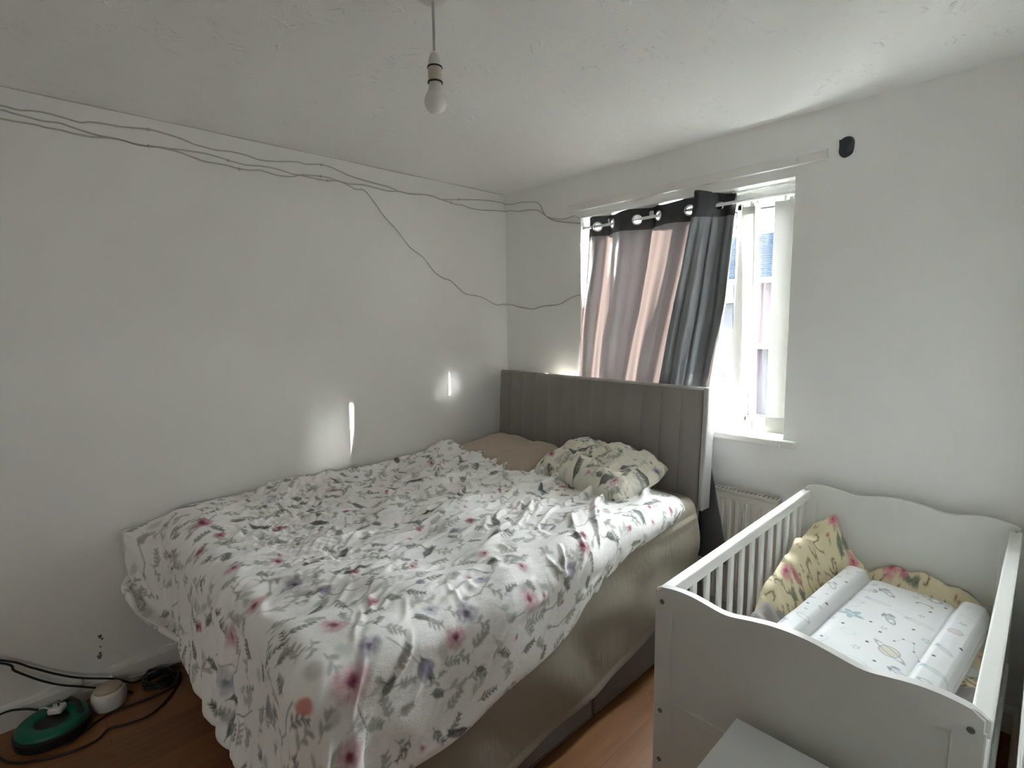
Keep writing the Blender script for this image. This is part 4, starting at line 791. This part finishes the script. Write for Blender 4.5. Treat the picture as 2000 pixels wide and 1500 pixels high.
    for x, y in ((.017, .057), (.04, .10), (.03, .156), (.06, .06), (.05, .33), (.04, .48)): pr.star(x, y, .006, G, .7, .3, .0009)
    pr.line([(.03, .20), (.05, .225), (.04, .30)], .0007, G, .5)
    o = grid_obj('changing_mat', Pm, M['mat_vinyl'], None, pr.C); 
    # underside
    und = Pm[::12, ::20].copy(); und[..., 2] = .486; und2 = und.copy(); grid_obj('mat_base', und, M['furn'], o, flip=True)
    sk = MB()
    ring = [(0, 0), (w, 0), (w, l), (0, l)]
    sk.prism(ring, lambda a, b_: (a, b_, .478), lambda a, b_: (a, b_, .505)); sk.build('side_wall', M['mat_edge'], o)
    Mx = Matrix(((.996, -.087, 0, 2.17), (-.087, -.996, 0, -.185), (0, 0, 1, -.008), (0, 0, 0, 1))); o.matrix_world = Mx
    tag(o, 'white padded changing mat printed with grey rockets, planets and stars, lying in the cot', 'changing mat'); return o
M['mat_edge'] = mat('white_vinyl_edge', (.78, .78, .76), .4, bump=(30, .2, .003)); cmat = changing_mat()

# ------------------------------------------------------------------ white bedside cabinet, bottom of the picture
bs = empty('bedside_cabinet', (2.222, -1.352, 0)); tag(bs, 'plain white bedside cabinet in the near right corner, against the foot of the cot', 'cabinet')
MB().box(0, .42, -.40, 0, .557, .575, .002).build('cabinet_top', M['furn'], bs); MB().box(.008, .412, -.385, -.008, .04, .557).build('carcass', M['furn'], bs)
for k in range(3):
    z = .06 + k * .168; d_ = MB().box(.012, .408, -.402, -.386, z, z + .160, .002).build('drawer', M['furn'], bs); MB().lathe([(.006, 0), (.006, .012), (.014, .018), (.013, .026), (.004, .029)], 18, (.21, -.402, z + .08), Matrix.Rotation(PI / 2, 3, 'X')).build('knob', M['chrome'], d_, True, 50)
MB().box(.02, .40, -.37, -.02, 0, .04).build('plinth', M['furn'], bs)
# ------------------------------------------------------------------ three cables clipped along the wall under the ceiling
CABLES = (
    ([(-2.486, 2.33), (-2.459, 2.328), (-2.433, 2.327), (-2.404, 2.333), (-2.367, 2.336), (-2.33, 2.333), (-2.289, 2.328), (-2.261, 2.326), (-2.236, 2.334), (-2.194, 2.339), (-2.142, 2.34), (-2.094, 2.346), (-2.041, 2.353), (-1.987, 2.35), (-1.92, 2.34), (-1.874, 2.328), (-1.835, 2.325), (-1.79, 2.322), (-1.73, 2.328), (-1.665, 2.326), (-1.602, 2.316), (-1.526, 2.324), (-1.426, 2.342), (-1.385, 2.339), (-1.299, 2.353), (-1.239, 2.348), (-1.155, 2.327), (-1.066, 2.316), (-0.972, 2.31), (-0.908, 2.306), (-0.842, 2.292), (-0.773, 2.29), (-0.65, 2.303), (-0.582, 2.296), (-0.536, 2.292), (-0.408, 2.311), (-0.202, 2.337), (-0.036, 2.345)],
     [(0.081, 2.327), (0.15, 2.326), (0.29, 2.304), (0.335, 2.274), (0.353, 2.239), (0.397, 2.194), (0.525, 2.163), (0.614, 2.168), (0.653, 2.147)]),
    ([(-2.487, 2.315), (-2.461, 2.312), (-2.407, 2.307), (-2.37, 2.304), (-2.326, 2.309), (-2.291, 2.302), (-2.246, 2.294), (-2.198, 2.289), (-2.149, 2.289), (-2.099, 2.284), (-2.046, 2.283), (-2.006, 2.289), (-1.973, 2.29), (-1.916, 2.295), (-1.837, 2.298), (-1.788, 2.294), (-1.742, 2.287), (-1.668, 2.281), (-1.599, 2.289), (-1.528, 2.289), (-1.455, 2.28), (-1.409, 2.28), (-1.325, 2.277), (-1.271, 2.278), (-1.214, 2.287), (-1.151, 2.282), (-1.097, 2.289), (-1.024, 2.29), (-0.922, 2.282), (-0.842, 2.292), (-0.773, 2.288), (-0.65, 2.301), (-0.583, 2.295), (-0.537, 2.289), (-0.434, 2.278), (-0.376, 2.28), (-0.317, 2.271), (-0.222, 2.272), (-0.057, 2.288)],
     [(0.07, 2.288), (0.119, 2.273), (0.216, 2.268), (0.308, 2.251), (0.37, 2.211), (0.44, 2.169), (0.524, 2.146), (0.657, 2.118)]),
    ([(-2.49, 2.284), (-2.45, 2.284), (-2.4, 2.286), (-2.366, 2.283), (-2.323, 2.283), (-2.278, 2.279), (-2.231, 2.279), (-2.182, 2.287), (-2.133, 2.288), (-2.082, 2.281), (-2.028, 2.287), (-1.992, 2.287), (-1.936, 2.283), (-1.879, 2.271), (-1.839, 2.263), (-1.756, 2.264), (-1.696, 2.258), (-1.647, 2.261), (-1.61, 2.269), (-1.568, 2.265), (-1.52, 2.259), (-1.456, 2.266), (-1.42, 2.279), (-1.378, 2.288), (-1.275, 2.295), (-1.237, 2.289), (-1.197, 2.285), (-1.152, 2.272), (-1.111, 2.26), (-1.074, 2.266), (-1.039, 2.244), (-0.991, 2.191), (-0.948, 2.14), (-0.872, 2.076), (-0.786, 1.985), (-0.694, 1.933), (-0.615, 1.852), (-0.546, 1.815), (-0.49, 1.802), (-0.426, 1.756), (-0.368, 1.722), (-0.237, 1.705), (-0.109, 1.656), (-0.032, 1.661)],
     [(0.067, 1.652), (0.128, 1.636), (0.254, 1.619), (0.347, 1.636), (0.48, 1.641), (0.544, 1.664), (0.598, 1.684), (0.662, 1.694)]),
)

CLIPS = ((-2.044, -1.302, -.43), (-1.74, -1.27, -.46), (-2.05, -1.69, -1.31))
CLAB = ('topmost of the three thin grey cables along the wall under the ceiling', 'middle of the three thin grey cables along the wall under the ceiling', 'lowest of the three thin grey cables, dropping down the wall toward the curtain')
for (lw, ww), cl, lab in zip(CABLES, CLIPS, CLAB):
    p = [(.0045, y, z) for y, z in [(lw[0][0] - .35, lw[0][1] + .004), (lw[0][0] - .15, lw[0][1] - .003)] + list(lw) if y < -.02] + [(.012, -.012, (lw[-1][1] + ww[0][1]) / 2)] + [(x, -.0045, z) for x, z in ww if x > .02]
    p = catmull(p, 3); o = MB().tube(p, .0031, 6).build('wall_cable', M['cable'], None, True); tag(o, lab, 'cable', 'cables along the wall')
    for cy in cl:
        q = min(p, key=lambda a: abs(a[1] - cy)); MB().lathe([(.006, -.003), (.0065, .004), (.004, .009), (.0015, .011)], 10, (0, q[1], q[2]), Matrix.Rotation(PI / 2, 3, 'Y')).build('cable_clip', M['cable'], o, True)

# ------------------------------------------------------------------ clutter on the floor by the left wall
rl = empty('cable_reel', (.152, -2.552, 0)); tag(rl, 'round green and black extension cable reel lying on the floor by the skirting', 'cable reel')
MB().lathe([(.095, 0), (.112, .006), (.115, .02), (.115, .040), (.108, .046)], 40).build('casing', M['black'], rl, True, 45)
MB().lathe([(.108, .044), (.106, .056), (.098, .062), (.060, .062), (.052, .056), (.050, .052)], 40).build('green_cover', M['green'], rl, True, 45)
MB().lathe([(.051, .045), (.049, .054), (.030, .057), (.012, .057)], 32).build('socket_face', M['black'], rl, True, 45)
MB().tube([(-.08, .03, .06), (-.05, .06, .085), (.0, .08, .085), (.04, .085, .06)], .008, 10).build('carry_handle', M['black'], rl, True)
pl = empty('white_plug', (.125, -2.535, .064), math.radians(60)); tag(pl, 'white mains plug with white lead lying on top of the green cable reel', 'plug')
MB().box(-.024, .024, -.022, .022, 0, .024, .008, 3).build('plug_body', M['plastic'], pl, True, 40)
for x, y in ((0, .012), (-.011, -.008), (.011, -.008)): MB().box(x - .003, x + .003, y - .0015, y + .0015, .024, .040).build('pin', M['chrome'], pl)
MB().tube(catmull([(-.02, .0, .012), (-.05, .02, .010), (-.085, .05, -.012), (-.12, .075, -.045), (-.16, .105, -.058), (-.25, .16, -.059)], 5), .0034, 8).build('lead', M['plastic'], pl, True)
bp = MB().box(-.02, .02, -.022, .022, 0, .04, .007, 3).build('black_plug', M['black'], None, True, 40); bp.location = (.042, -2.572, .0); bp.location.z = .0; tag(bp, 'black plug standing on the floor between skirting and cable reel', 'plug')
tub = empty('white_tub', (.122, -2.378, 0)); tag(tub, 'squat white tub with beige lid on the floor beside the cable reel', 'tub')
MB().lathe([(.040, 0), (.054, .006), (.060, .030), (.058, .060), (.050, .072), (.046, .074)], 36).build('body', M['plastic'], tub, True, 50)
MB().lathe([(.0465, .070), (.047, .079), (.043, .083), (.01, .085)], 36).build('lid', M['tubtop'], tub, True, 50)
fc = [('cable', 'black cable drooping across the left wall to the skirting, upper of the pair', [(.03, -2.95, .45), (.022, -2.674, .294), (.024, -2.594, .226), (.028, -2.524, .164), (.034, -2.450, .112), (.040, -2.35, .060), (.045, -2.285, .012), (.032, -2.21, .012), (.036, -2.14, .010), (.06, -2.12, .008)]),
      ('cable', 'black cable drooping across the left wall, lower of the pair, ending behind the white tub', [(.026, -2.95, .44), (.022, -2.676, .284), (.024, -2.637, .232), (.026, -2.571, .160), (.028, -2.514, .112), (.034, -2.46, .080), (.040, -2.41, .05), (.045, -2.35, .008), (.10, -2.30, .006)]),
      ('cable', 'black cable running along the skirting into the cable reel', [(.030, -2.95, .02), (.028, -2.80, .05), (.026, -2.69, .085), (.028, -2.63, .072), (.034, -2.59, .050), (.05, -2.56, .045)]),
      ('cable', 'black cable looping on the wooden floor from the bed foot to the white tub', [(.09, -2.125, .006), (.166, -2.142, .006), (.197, -2.201, .006), (.194, -2.293, .006), (.185, -2.364, .006), (.20, -2.42, .006), (.23, -2.46, .006), (.268, -2.52, .006)]),
      ('cable', 'black cable in a wide loop farthest out on the wooden floor round the reel', [(.12, -2.128, .017), (.205, -2.165, .007), (.28, -2.223, .006), (.315, -2.285, .006), (.300, -2.357, .006), (.285, -2.40, .006), (.323, -2.44, .006), (.325, -2.51, .006), (.290, -2.60, .006), (.22, -2.68, .006), (.10, -2.72, .006)])]
for nm, lab, p in fc: tag(MB().tube(catmull(p, 6), .0042, 8).build('floor_cable', M['rubber'], None, True), lab, 'cable', 'black cables by the skirting')
# heap of spare black cable by the foot of the bed
rg = np.random.default_rng(5); b = MB(); pts = []
for k in range(70):
    t = k * .55; pts.append((.115 + (.055 + .012 * math.sin(k * 1.7)) * math.cos(t), -2.205 + (.052 + .01 * math.cos(k * 1.3)) * math.sin(t) - .0, .007 + k * .0006 + .003 * math.sin(k)))
tag(b.tube(catmull(pts, 4), .004, 6).build('cable_coil', M['rubber'], None, True), 'heaped coil of black cable on the floor at the corner of the bed foot', 'cable')
wl_ = MB().tube(catmull([(.024, -2.30, .030), (.026, -2.24, .020), (.026, -2.17, .016), (.024, -2.10, .014)], 5), .0035, 8).build('white_cable', M['plastic'], None, True); tag(wl_, 'short white cable lying along the foot of the skirting by the bed', 'cable')
# chipped plaster over the broken skirting
for (y, z, r) in ((-2.378, .245, .008), (-2.386, .158, .010), (-2.380, .200, .004), (-2.372, .232, .005), (-2.383, .172, .006)):
    pol = [(y + r * (1 + .3 * math.sin(3 * t + y * 50)) * math.cos(t) * .8, z + r * (1.3 + .4 * math.cos(2 * t)) * math.sin(t)) for t in np.linspace(0, 2 * PI, 14)[:-1]]
    MB().prism(pol, lambda a, c: (.0, a, c), lambda a, c: (.0008, y + (a - y) * .8, z + (c - z) * .8)).build('plaster_chip', M['scuff'], bpy.data.objects['wall_left'])
